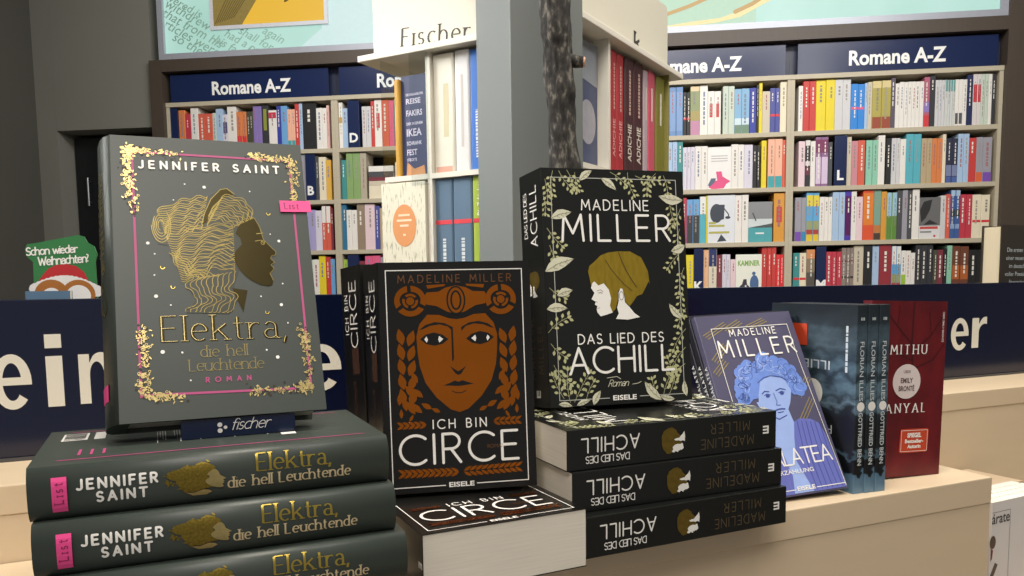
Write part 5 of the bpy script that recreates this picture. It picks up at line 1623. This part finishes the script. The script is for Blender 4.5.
# books lying flat behind the rack's left end, and two standing beyond them
z0 = RZ[1]
a, b = cs(368.5, 190)[0], cs(386, 190)[0]
for i, (c_, h_) in enumerate((('cream', .07), ('beige', .025), ('maroon', .02), ('dark grey', .03), ('white', .03))):
    root = empty('lying_book', P_CASE + B1 * a + B2 * .012 + Z * (z0 + .0004), rz(BYAW), '%s book lying %s in the flat pile behind the rack end' % (c_, ['lowest', 'second', 'third', 'fourth', 'topmost'][i]), 'book', 'books lying flat on the second shelf')
    bm = bmesh.new()
    c = .002
    add_prism(bm, [(0, 0), (.14, 0), (.14, c), (c, c), (c, h_ - .0006 - c), (.14, h_ - .0006 - c), (.14, h_ - .0006), (0, h_ - .0006)], lambda q, s: Vector((0, q, s)), lambda q, s: Vector((b - a + .04, q, s)))
    bmesh.ops.recalc_face_normals(bm, faces=bm.faces)
    obj('cover', bm, mat('cover_' + c_.replace(' ', '_'), PALETTE[c_]), root)
    box('page_block', .002, c + .0003, c + .0002, b - a + .038, .138, h_ - .0009 - c, PAGES, root)
    z0 += h_
a = b + .05
for c_, w_ in (('white', .03), ('pink', .024), ('crimson', .03)):
    shelf_book(a, a + w_, RZ[1], RZ[1] + .19, c_, None, '%s book standing beyond the flat pile on the second shelf' % c_, 'books beyond the flat pile', .14, .012)
    a += w_
print('shelf books', n_books)

# ------------------------------------------------------------------ grey pillar and the bare branch in front of it
PIL = mat('pillar_grey', '6b7170', 0.6, var=0.03, scale=6)
q = ray(511.5, 130)
PC = EYE + q * (1.20 / q.y)                         # near corner of the square pillar
pil = empty('pillar', (PC.x, PC.y, 0), rz(YAW))
pil['kind'] = 'structure'
bm = bmesh.new()
add_box(bm, 0, 0, 0, 0.1215, 0.139, HC, 0.0015)
sh = obj('pillar_shaft', bm, PIL, pil)
sh['kind'] = 'structure'

BARK = ramp_mat('bark', [(0.28, '0c0b0a'), (0.44, '242220'), (0.56, '3a3733'), (0.68, '6e6a62'), (0.8, '45413b')], None, nscale=130, rough=0.9, stretch=(1, 1, .5))
rnd = random.Random(3)
br = empty('tree_branch', (0, 0, 0), None, 'bare dark tree branch standing upright in front of the grey pillar', 'branch')
q0, q1, q2, q3 = ray(565, 172), ray(561, 100), ray(556, 35), ray(554, -20)
DB = 1.08
pts, rad = [], []
key_ = [(EYE + q0 * (DB / q0.y), .0178), (EYE + q1 * (DB / q1.y), .0182), (EYE + q2 * (DB / q2.y), .0195), (EYE + q3 * (DB / q3.y), .019)]
d_ = key_[0][0] - key_[1][0]
foot = key_[0][0] + d_ * ((ZS - key_[0][0].z) / d_.z)
key_ = [(foot, .018)] + key_ + [(key_[3][0] + (key_[3][0] - key_[2][0]) * 5, .02)]
bm = bmesh.new()
for (p, r0), (p2, r1) in zip(key_, key_[1:]):
    n = max(3, int((p2 - p).length / .012))
    for i in range(n):
        t_ = i / n
        pts.append(p + (p2 - p) * t_)
        rad.append(r0 + (r1 - r0) * t_)
rings = add_tube(bm, pts, rad, 22)
for i, rg in enumerate(rings):
    c = pts[i]
    for k, v_ in enumerate(rg):
        dirv = v_.co - c
        lump = .10 * math.sin(k * 1.9 + i * .23) + .07 * math.sin(k * 3.1 - i * .41) + .05 * math.sin(i * .8 + k * .7) + rnd.uniform(-.06, .06)
        for (kz, ks, amp) in ((CZ + .255, 15, .30), (CZ + .33, 14, .35), (CZ + .15, 16, .2)):   # knots
            lump += amp * math.exp(-((c.z - kz) / .014) ** 2) * math.exp(-((k - ks) / 2.6) ** 2)
        v_.co = c + dirv * (1 + lump)
obj('bark', bm, BARK, br, True)
p0 = EYE + ray(573, 62) * (DB / ray(572, 62).y)
bm = bmesh.new()
add_tube(bm, [p0 + Vector((-.012, 0, .004)), p0 + Vector((.004, -.002, 0)), p0 + Vector((.0135, -.003, -.001))], [.009, .0085, .007], 12)
tw = obj('twig_stub', bm, BARK, br, True)
bm = bmesh.new()
add_tube(bm, [p0 + Vector((.0135, -.003, -.001)), p0 + Vector((.0158, -.0032, -.0012))], [.0068, .0058], 12)
obj('cut_end', bm, mat('cut_wood', 'c49a80', 0.8, var=.2, scale=200), tw)

# ------------------------------------------------------------------ cream publisher rack around the pillar
RACK = mat('rack_cream', 'e2ded2', 0.5, var=0.03, scale=10)
CREAM = mat('header_cream', 'd6d2c2', 0.55, var=0.01)
GLASS = bpy.data.materials.new('clear_acrylic')
GLASS.use_nodes = True
_nt = GLASS.node_tree
_nt.nodes.clear()
_o = _nt.nodes.new('ShaderNodeOutputMaterial')
_m = _nt.nodes.new('ShaderNodeMixShader')
_t = _nt.nodes.new('ShaderNodeBsdfTransparent')
_t.inputs[0].default_value = (.93, .95, .95, 1)
_g = _nt.nodes.new('ShaderNodeBsdfGlossy')
_g.inputs['Roughness'].default_value = .05
_m.inputs[0].default_value = .05
_nt.links.new(_t.outputs[0], _m.inputs[1])
_nt.links.new(_g.outputs[0], _m.inputs[2])
_nt.links.new(_m.outputs[0], _o.inputs[0])


class Wing:
    """One side of the rack: x runs away from the pillar along the shelf front, y into the rack."""
    def __init__(self, px, depth, ang, side):
        q_ = ray(px, 60)
        self.o = EYE + q_ * (depth / q_.y)
        self.o.z = 0
        self.e1 = Vector((math.sin(R(ang)), math.cos(R(ang)), 0))
        self.e2 = Vector((-self.e1.y, self.e1.x, 0)) * (1 if side > 0 else -1)
        self.side = side
        # the rack frame keeps x to the viewer's right, so the left wing runs towards -x
        self.rot = axes(self.e1 * side, self.e2, Z)

    def at(self, px, py, dy=0.0):
        q_ = on_plane(px, py, self.o + self.e2 * dy, self.e2) - self.o
        return q_.dot(self.e1) * self.side, q_.z

    def thing(self, name, label, cat, group=None):
        return empty(name, self.o, self.rot, label, cat, group)


LW = Wing(476, 1.35, -60.9, -1)
RW = Wing(585, 1.35, 31.7, 1)
xl_, zt_ = LW.at(361.6, 58)
_, zt2 = LW.at(477.7, 35.5)
ZT = (zt_ + zt2) / 2
xr_, zr_ = RW.at(678, 75.5)
_, zr2 = RW.at(585.6, 17)
print('rack', xl_, zt_, zt2, xr_, zr_, zr2, 'e2', LW.e2, RW.e2)
_, za = LW.at(430, 174)
_, zb_ = LW.at(480, 168)
Z2 = (za + zb_) / 2
_, zc = LW.at(380, 177)
rack = empty('publisher_rack', LW.o, None, 'cream two-sided publisher rack with header signs around the grey pillar', 'book rack')
DR = 0.13
ZR2 = (zr_ + zr2) / 2


def rbox(wing, name, *a, m=RACK, bev=0.0):
    o_ = box(name, *a, m, rack, bev)
    o_.matrix_basis = Matrix.Translation(wing.o - LW.o) @ wing.rot.to_4x4()
    return o_


gap = Z2 - ZT
xd, _ = LW.at(428.5, 120)
rbox(LW, 'shelf_board', xl_, -0.012, ZT - .011, 0.03, DR, ZT, bev=.0015)
for k in range(1, 6):
    zz = ZT + gap * k
    if zz < .08:
        break
    rbox(LW, 'shelf_board', LW.at(385, 175)[0], 0, zz - .009, 0.03, DR, zz)
rbox(LW, 'upright', xd - .0045, 0.0, .0, xd + .0045, DR, ZT - .0112)
xa, _ = LW.at(383, 120)
g1 = rbox(LW, 'acrylic_pane', xa - .003, 0.0, Z2 + .0005, xa, DR, ZT - .0115, m=GLASS)
g2 = rbox(LW, 'acrylic_pane', LW.at(413, 120)[0], -.009, Z2 - .02, xd + .004, -.006, ZT - .0115, m=GLASS)
xe, _ = LW.at(385, 175)
rbox(LW, 'end_panel', xe - .006, 0.001, 0, xe - .0002, DR, Z2 + gap - .012)
rbox(LW, 'back_panel', xd + .0046, DR - .004, 0, 0.06, DR, ZT - .0113)
rbox(RW, 'shelf_board', -0.03, -0.012, ZR2 - .011, xr_, DR, ZR2, bev=.0015)
xs_, _ = RW.at(609.5, 100)
zz2 = RW.at(613, 170)[1]
for k in range(0, 5):
    zz = zz2 + gap * k
    if zz < .08:
        break
    rbox(RW, 'shelf_board', -0.02, 0, zz - .009, RW.at(668, 120)[0], DR, zz)
rbox(RW, 'upright', xs_ - .004, 0, 0, xs_ + .004, DR, ZR2 - .0112)
rbox(RW, 'back_panel', -.02, DR - .004, 0, RW.at(668, 120)[0], DR, ZR2 - .0113)
xo0, xo1 = RW.at(657.5, 120)[0], RW.at(668, 120)[0]
rbox(RW, 'end_panel', xo1 + .0005, 0, 0, xo1 + .006, DR, ZR2 - .0113, m=mat('olive_panel', '8a8444', 0.6))


def header(wing, pts, ty, name):
    bm_ = bmesh.new()
    add_prism(bm_, pts, lambda a_, b_: Vector((a_, ty, b_)), lambda a_, b_: Vector((a_, ty + .004, b_)))
    bmesh.ops.recalc_face_normals(bm_, faces=bm_.faces)
    o_ = obj(name, bm_, CREAM, rack)
    o_.matrix_basis = Matrix.Translation(wing.o - LW.o) @ wing.rot.to_4x4()
    return o_


hl = LW.at(373.5, 40, .03)[0]
hz0 = ZT + .0003
r_ = .012
h_ = header(LW, arc(hl + r_, hz0 + r_, r_, r_, 180, 270, 6) + [(0.02, hz0), (0.02, hz0 + .26)] + arc(hl + r_, hz0 + .26 - r_, r_, r_, 90, 180, 6), .03, 'header_sign')
xt, zt3 = LW.at(402, 46, .03)
xt2, _ = LW.at(457, 38, .03)
hcap = LW.at(404, 28, .03)[1] - zt3
INKB = mat('header_ink', '3a3632', 0.6)
hb = Ink().text('Fischer', xt, zt3 - .0005, hcap, .0042, width=(xt2 - xt) * 1.22, serif=True, thin=.0016, ang=-4.0)
hb.v = [(x_, max(z_, hz0 + .0002)) for x_, z_ in hb.v]
hb.build('lettering', INKB, h_, lambda u, v: Vector((u, .03 - .0006, v)))
hr_ = RW.at(667.5, 40, .03)[0]
zrt = RW.at(667, 7, .03)[1]
hz1 = ZR2 + .0003
h_ = header(RW, [(-.01, hz1), (hr_, hz1), (hr_, zrt - .012)] + arc(hr_ - .012, zrt - .012, .012, .012, 0, 90, 5)[1:] + [(-.01, zrt)], .03, 'header_sign')
hb = Ink().text('k', RW.at(634.5, 52, .03)[0], hz1 + .022, hcap, .009, serif=True, thin=.004, sx=1.7)
hb.v = [(x_, max(z_, hz1 + .0002)) for x_, z_ in hb.v]
hb.build('lettering', INKB, h_, lambda u, v: Vector((u, .03 - .0006, v)))


def rack_book(wing, p0, p1, top, zshelf, colour, label, group, T_extra=0.0, spine=None, cover=None):
    """A book standing spine out on the rack between two pixel columns."""
    a_, b_ = wing.at(p0, (top + 170) / 2, .006)[0], wing.at(p1, (top + 170) / 2, .006)[0]
    z1_ = min(wing.at((p0 + p1) / 2, top, .006)[1], zshelf + .24, (ZT - .0125) if zshelf == Z2 and wing is LW else (Z2 - .011) if wing is LW else ZR2 - .0125)
    h__ = z1_ - zshelf
    w_ = b_ - a_ - .0006
    root_ = empty('rack_book', wing.o + wing.e1 * wing.side * (a_ + .0003) + wing.e2 * .006 + Z * (zshelf + .0004), wing.rot, label, 'book', group)
    bm_ = bmesh.new()
    c_ = min(.0022, w_ * .15)
    b2 = min(.003, w_ * .25)
    prof = [(0, b2), (b2 * .3, b2 * .3), (b2, 0), (w_ - b2, 0), (w_ - b2 * .3, b2 * .3), (w_, b2), (w_, .118), (w_ - c_, .118), (w_ - c_, c_ + .002), (c_, c_ + .002), (c_, .118), (0, .118)]
    add_prism(bm_, prof, lambda u, v: Vector((u, v, 0)), lambda u, v: Vector((u, v, h__)))
    bmesh.ops.recalc_face_normals(bm_, faces=bm_.faces)
    cv = obj('cover', bm_, cover or mat('rack_cover_' + colour, colour, 0.42, var=.06, scale=40), root_)
    box('page_block', c_ + .0002, c_ + .0024, .0015, w_ - c_ - .0002, .115, h__ - .0015, PAGES, root_)
    if spine:
        spine(cv, w_, h__)
    return root_


def vtext(s_, a0, a1, t0, size, m_, name='spine_lettering'):
    """Lettering running up the spine between heights a0 and a1 (shares of the book height)."""
    def fn(cv, w_, h__):
        ink_ = Ink().small(s_, 0, 0, size * w_, .02, width=(a1 - a0) * h__)
        ink_.v = [(t0 * w_ - y_, a0 * h__ + x_) for x_, y_ in ink_.v]
        ink_.build(name, m_, cv, lambda u, v: Vector((u, -.0005, v)))
    return fn


def dashes(a0, a1, t0, t1, hx_, seed=1):
    """A line of print too small to read: short strokes up the spine."""
    def fn(cv, w_, h__):
        rr_ = random.Random(seed)
        ink_ = Ink()
        y_ = a0
        while y_ < a1:
            l_ = rr_.uniform(.012, .03)
            ink_.rect(w_ * t0, h__ * y_, w_ * t1, h__ * min(y_ + l_, a1))
            y_ += l_ + .008
        ink_.build('small_print', hexmat(hx_, 'print'), cv, lambda u, v: Vector((u, -.0005, v)))
    return fn


def bands(*bs):
    def fn(cv, w_, h__):
        for lo, hi, hx_, a0, a1 in bs:
            Ink().rect(w_ * a0, h__ * lo, w_ * a1, h__ * hi).build('band_print', hexmat(hx_, 'print'), cv, lambda u, v: Vector((u, -.0004, v)))
    return fn


def many(*fs):
    def fn(*a_):
        for f_ in fs:
            f_(*a_)
    return fn


GR = 'books on the top shelf of the cream rack, left side'
INKG = mat('sand_ink', 'b8a878', 0.5)
rack_book(LW, 433.5, 454, 54, Z2, 'e4e0d2', 'thick cream-white book on the rack beside the acrylic pane', 'spine-out books on the rack left of the pillar', spine=many(bands((.0, .05, 'd8a08c', .1, .9), (.3, .75, 'cfc7a4', .5, .75))))
rack_book(LW, 455, 469.6, 50, Z2, 'dcdcdc', 'white speckled book on the rack next to the blue spine', 'spine-out books on the rack left of the pillar', spine=bands((.2, .8, 'c4c0bc', .42, .6)))
rack_book(LW, 470.4, 481, 49, Z2, '3d74c8', 'blue-spined book on the rack touching the grey pillar', 'spine-out books on the rack left of the pillar', spine=dashes(.1, .5, .5, .7, 'e4e8f0', 4))
Z3 = Z2 + gap
SL = 'slate-blue book with red band, %s of the pair on the lower rack shelf'
for p0, p1, l_ in ((434.5, 452, 'left'), (452.5, 471.5, 'right')):
    rack_book(LW, p0, p1, 178 if l_ == 'left' else 176.5, Z3, '5f7890', SL % l_, 'slate-blue books on the lower rack shelf', spine=many(bands((.62, .655, 'd8404c', 0.02, .98)), dashes(.1, .5, .42, .6, 'd8e0e4', 5)))
rack_book(LW, 472, 486, 176, Z3, 'a4ba4a', 'lime green book with red band on the lower rack shelf by the pillar', 'lime books on the lower rack shelf', spine=many(bands((.62, .655, 'd8404c', 0.02, .98)), vtext('Die Zufriedene', .68, .96, .7, .34, WHITE_INK)))


def rack_face(wing, p0, p1, top, zs_, dy, W_, T_, m_, label, name='rack_book', lean=0.0, hmax=.24):
    a_ = wing.at(p0, (top + 172) / 2, dy)[0]
    b_ = wing.at(p1, (top + 172) / 2, dy)[0]
    h__ = min(wing.at((p0 + p1) / 2, top, dy)[1] - zs_, hmax, (ZT if zs_ == Z2 else Z2 if wing is LW else ZR2) - .0125 - zs_)
    w_ = W_ or (b_ - a_)
    root_ = empty(name, wing.o + wing.e1 * wing.side * a_ + wing.e2 * dy + Z * (zs_ + .0004), wing.rot, label, 'book', None)
    bm_ = bmesh.new()
    c_ = .0012
    add_prism(bm_, [(0, 0), (w_, 0), (w_, c_), (c_, c_), (c_, T_ - c_), (w_, T_ - c_), (w_, T_), (0, T_)], lambda u, v: Vector((u, v, 0)), lambda u, v: Vector((u, v, h__)))
    bmesh.ops.recalc_face_normals(bm_, faces=bm_.faces)
    cv = obj('cover', bm_, m_, root_)
    box('page_block', c_ + .0003, c_ + .0002, .001, w_ - .001, T_ - c_ - .0002, h__ - .001, PAGES, root_)
    return cv, w_, h__


cv, w_, h__ = rack_face(LW, 402, 426, 75, Z2, .012, None, .018, mat('dusk_blue_cover', '3c4468', 0.45, var=.1), 'dusk-blue book with white title lines shown cover out behind acrylic')
w = Ink()
for i, (s_, y_, hh_, ww) in enumerate((('DIE UNGLAUBLICHE', .8, .022, .7), ('REISE', .72, .05, .6), ('FAKIRS', .60, .055, .66), ('DER IN EINEM', .51, .026, .66), ('IKEA', .40, .07, .62), ('SCHRANK', .31, .036, .62), ('FEST', .21, .055, .42), ('STECKTE', .15, .026, .4))):
    w.small(s_, w_ * .2, h__ * y_, h__ * hh_, .02, width=w_ * ww)
w.build('title_lettering', mat('pale_lilac_ink', 'd0cde0', 0.5), cv, front_map(.0005))
Ink().poly([(w_ * .15, 0), (w_ * .95, 0), (w_ * .9, h__ * .1), (w_ * .5, h__ * .07), (w_ * .2, h__ * .14)]).build('sunset_print', mat('sunset_print', 'c08a5c', 0.5), cv, front_map(.0005))
rack_book(LW, 394.5, 399.5, 80, Z2, 'c99a3c', 'ochre-spined book beside the dusk-blue cover at the rack end', None)
CREAMBK = ramp_mat('birch_pattern_print', [(0.36, 'a8a890'), (0.42, 'e4e0cc'), (1.0, 'ece8d8')], None, nscale=40, stretch=(9, 1, 1.2))
cv, w_, h__ = rack_face(LW, 381, 424.5, 180, Z3, -.004, None, .02, CREAMBK, 'cream book with orange oval and birch pattern shown cover out on the rack')
Ink().disc(w_ * .52, h__ * .63, w_ * .27, 30, w_ * .39).build('oval_print', mat('orange_oval', 'e09a62', 0.5), cv, front_map(.0005))
ln = Ink()
for yy, ww in ((.71, .26), (.665, .34), (.62, .2), (.54, .06)):
    ln.rect(w_ * (.52 - ww / 2), h__ * yy, w_ * (.52 + ww / 2), h__ * (yy + .018))
ln.build('small_print', mat('pale_orange_ink', 'f4dcc0', 0.5), cv, front_map(.0008))
# right side of the rack
zR = zz2
REDT = mat('rose_ink', 'e0a0a0', 0.5)
GR = 'spine-out books on the rack right of the pillar'
rd = [(611.2, 616.8, 51, 'a8343a', 'first red book of the pair on the rack right of the pillar', 'ADICHIE', REDT), (617.2, 623.8, 55, 'a8343a', 'second red book of the pair on the rack right of the pillar', 'ADICHIE', REDT),
      (625.5, 633.8, 59, '4a2c30', 'first maroon book of the pair on the rack right of the pillar', 'ADICHIE', mat('bone_ink', 'd8d0c4', 0.5)), (634.3, 643.2, 63, '4a2c30', 'second maroon book of the pair on the rack right of the pillar', 'ADICHIE', mat('bone_ink', 'd8d0c4', 0.5)),
      (643.8, 648, 71, 'b4a4ac', 'thin grey book between maroon and rose spines on the rack', None, None), (648.4, 655, 72, 'c8586c', 'rose-red book on the rack beside the olive spine', None, None), (656.5, 664.5, 78, '7d7a34', 'olive-spined book at the outer end of the rack', None, None)]
for p0, p1, top, hx_, l_, tx, tm in rd:
    rack_book(RW, p0, p1, top, zR, hx_, l_, GR, spine=many(vtext(tx, .12, .44, .68, .42, tm), dashes(.52, .9, .4, .6, 'c8a8a0', 6)) if tx else bands((.55, .85, 'd8d0c4', .4, .6)))
cv, w_, h__ = rack_face(RW, 570, 605.5, 42, zR, .02, xs_ - .008 - RW.at(570, 107, .02)[0], .015, mat('night_blue_cover', '454d6c', 0.42, var=.12), 'night-blue book with a pale moon shown cover out beside the red spines')
Ink().disc(w_ * .62, h__ * .36, w_ * .3, 26, w_ * .36).build('moon_print', mat('moon_ink', '9a9aa4', 0.5, var=.2, scale=60), cv, front_map(.0005))
Ink().poly([(0, h__ * .72), (w_, h__ * .66), (w_, h__), (0, h__)]).build('sky_print', mat('pale_sky_ink', '8e949e', 0.5, var=.1), cv, front_map(.0005))

# ------------------------------------------------------------------ things standing behind the blue panel
yb_ = YPAN + .06


def behind(px, py, dy):
    q_ = on_plane(px, py, O + E2 * dy, E2) - O
    return q_.dot(E1), q_.z


# green die-cut counter card with a red bobble cap
DY = YPAN + .09
xm, zc0 = behind(62, 300, DY)
card = empty('christmas_card', O + E1 * xm + E2 * DY + Z * zs, rz(YAW), 'green die-cut christmas card with red cap standing behind the blue panel', 'display card')


def cpt(px, py):
    a_, b_ = behind(px, py, DY)
    return a_ - xm, b_ - zs


outl = [cpt(*p) for p in ((25, 249), (27, 244), (33, 243.5), (78, 235), (84, 236.5), (87, 242), (94, 246), (97, 254), (95, 262), (99, 296), (30, 298), (33, 262), (26, 256))]
outl = outl[:9] + [(outl[9][0], 0.0003), (outl[10][0], 0.0003)] + outl[11:]
bm = bmesh.new()
add_prism(bm, outl, lambda a_, b_: Vector((a_, 0, b_)), lambda a_, b_: Vector((a_, .012, b_)))
bmesh.ops.recalc_face_normals(bm, faces=bm.faces)
bd = obj('card', bm, mat('christmas_green', '2f7a44', 0.55, var=.08), card)
c1, c2, c3, c4 = front_map(.0004), front_map(.0009), front_map(.0014), front_map(.0019)
Ink().poly([cpt(*p) for p in ((38, 282), (42, 276), (48, 269), (56, 265), (66, 264), (76, 266), (84, 272), (90, 283), (64, 284))]).build('cap_print', mat('cap_red', 'b8242c', 0.6), bd, c1)
fur = Ink()
for i in range(15):
    t_ = i / 14
    x_, y_ = cpt(36 + 61 * t_, 289 - 9 * math.sin(PI * t_) + 2 * t_)
    fur.disc(x_, y_, .0062, 10)
fur.build('fur_print', mat('fur_white', 'e4e4e4', 0.8), bd, c2)
gl = Ink()
for px in (52, 79):
    x_, y_ = cpt(px, 294.5)
    gl.disc(x_, y_, .0155, 24)
gl.build('ring_print', mat('ring_brown', 'a86a2c', 0.5), bd, c3)
gl = Ink()
for px, r_ in ((52, .0085), (79, .0115)):
    x_, y_ = cpt(px, 296)
    gl.disc(x_, y_, r_, 22)
gl.build('eye_print', mat('eye_white', 'ececec', 0.5), bd, c4)
h1 = cpt(30, 247)[1] - cpt(30, 253)[1]
(x_, y_), (x1_, _) = cpt(26.5, 255.5), cpt(77, 246)
ang_ = 4.5
t1 = Ink().text('Schon wieder', x_, y_, h1 * 1.25, .0013, width=(x1_ - x_), shear=.1, ang=ang_)
(x_, y_), (x1_, _) = cpt(38.5, 265.5), cpt(90, 258)
t1.text('Weihnachten', x_, y_, h1 * 1.35, .0013, width=(x1_ - x_) * .93, shear=.1, ang=ang_)
t1.small('?', x1_ - .003, y_ + .004, h1 * 1.3, .0, ang=ang_)
t1.build('lettering', WHITE_INK, bd, c1)
bm = bmesh.new()
add_box(bm, -.03, .0122, .0003, .03, .05, .05, .001)
obj('easel_back', bm, mat('card_grey', '8a8880', 0.8), card)
# blue book standing in front of the card
DY2 = YPAN + .045
a_, _ = behind(25, 295, DY2)
b_, zt_ = behind(70, 290.5, DY2)
make_book('blue_book', b_ - a_, zt_ - zs - .0006, .022, mat('dull_blue_cover', '5f7f9c', 0.45, var=.15, scale=30), PAGES, label='dull blue book peeking over the blue panel before the christmas card', loc=O + E1 * a_ + E2 * DY2 + Z * (zs + .0004), rot=rz(YAW))
# dark hardcover at the right picture edge, its cream fore-edge towards the pillar
DY3 = YPAN + .035
a_, zt_ = behind(1002.5, 224.5, DY3)
HD = zt_ - zs - .0006
bl = empty('dark_hardcover', O + E1 * a_ + E2 * DY3 + Z * (zs + .0004), rz(YAW + 5), 'dark brown hardcover with white blurb and cream page edges behind the panel', 'book')
bm = bmesh.new()
Tb, Wb = .034, .135
add_prism(bm, [(0, 0), (Wb, 0), (Wb + .004, .006), (Wb + .004, Tb - .006), (Wb, Tb), (0, Tb), (0, Tb - .0024), (Wb - .002, Tb - .0024), (Wb - .002, .0024), (0, .0024)], lambda u, v: Vector((u, v, 0)), lambda u, v: Vector((u, v, HD)))
bmesh.ops.recalc_face_normals(bm, faces=bm.faces)
cv = obj('cover', bm, mat('dark_brown_jacket', '3a3530', 0.4, var=.06), bl)
box('page_block', .003, .0026, .003, Wb - .0022, Tb - .0026, HD - .003, PAGES_CREAM, bl)
w = Ink()
for i, s_ in enumerate(('Die ersten Tage', 'einer neuen Zeit', 'im deutschen', 'voller Poesie und', 'literarisch')):
    w.small(s_, .052, HD - .045 - i * .0135, .0072, 0, width=.0047 * len(s_), align='c')
w.build('blurb_lettering', mat('pale_grey_ink', 'c9d2d6'), cv, front_map(.0004))

# ------------------------------------------------------------------ white paperbacks on the low shelf at the right edge
zlow = ZP - .245 + .0004
q_ = ray(992.5, 503)
PW = EYE + q_ * (0.90 / q_.y)
HW = PW.z - zlow
WP = mat('white_cover', 'dedad8', 0.5, var=.03)
wr = rz(27)
for i in range(4):
    p_ = PW + (wr @ Y) * (.0145 * i) + (wr @ X) * (.002 * i)
    lb_ = ['front white paperback with a drawn figure on the low shelf past the plinth', 'second white paperback directly behind the front one on the low shelf', 'third white paperback in the row on the low shelf', 'rearmost white paperback in the row on the low shelf'][i]
    root, cov = make_book('white_paperback', .128, HW - .001 * i, .0138, WP, PAGES, label=lb_, group='white paperbacks on the low shelf', loc=(p_.x, p_.y, zlow), rot=wr)
    if i == 0:
        Ink().frame(.001 - .02, .006, .036, HW - .012, .0006).build('frame_print', mat('grey_line_ink', '6a6868', 0.5), cov, lambda u, v: Vector((max(u, .0005), -.0003, v)))
        Ink().small('árate', .0005, HW - .026, .0125, .006, width=.034).build('title_lettering', BLACK_INK, cov, front_map(.0003))
        fg = Ink().disc(.0035, HW - .048, .0058, 14, .008).line([(.0, HW - .096), (.012, HW - .075)], .0065, caps=False)
        fg.build('figure_print', mat('sepia_ink', '5c4a40', 0.5), cov, front_map(.0003))
        Ink().poly([(0.0002, HW - .055), (.0045, HW - .058), (.003, HW - .068), (.0002, HW - .07)]).build('scarf_print', mat('dull_red_ink', '7a3030', 0.5), cov, front_map(.0004))
# pale brown hardcover topping a flat pile behind the row
hts = [.055, .06, .055, .030]
cols = ['d8d0c0', 'cfc6b4', 'd8d0c0', 'c0ab90']
zz = ZP - .245 + .0004
for i, (h_, c_) in enumerate(zip(hts, cols)):
    lb_ = ['bottom thick book of the flat pile behind the white paperbacks', 'second thick book up the flat pile behind the white paperbacks', 'third thick book up the flat pile behind the white paperbacks', 'pale brown book topping the flat pile behind the white paperbacks'][i]
    base = PW + (wr @ X) * .012 + (wr @ Y) * .0595
    make_book('lying_hardcover', .076, .15, h_ - .0004, mat('pile_cover_' + c_, c_, 0.5, var=.06), PAGES, True, label=lb_, group='flat pile on the low shelf', loc=(base.x, base.y, zz), rot=wr @ LIE_FACE_DOWN)
    zz += h_
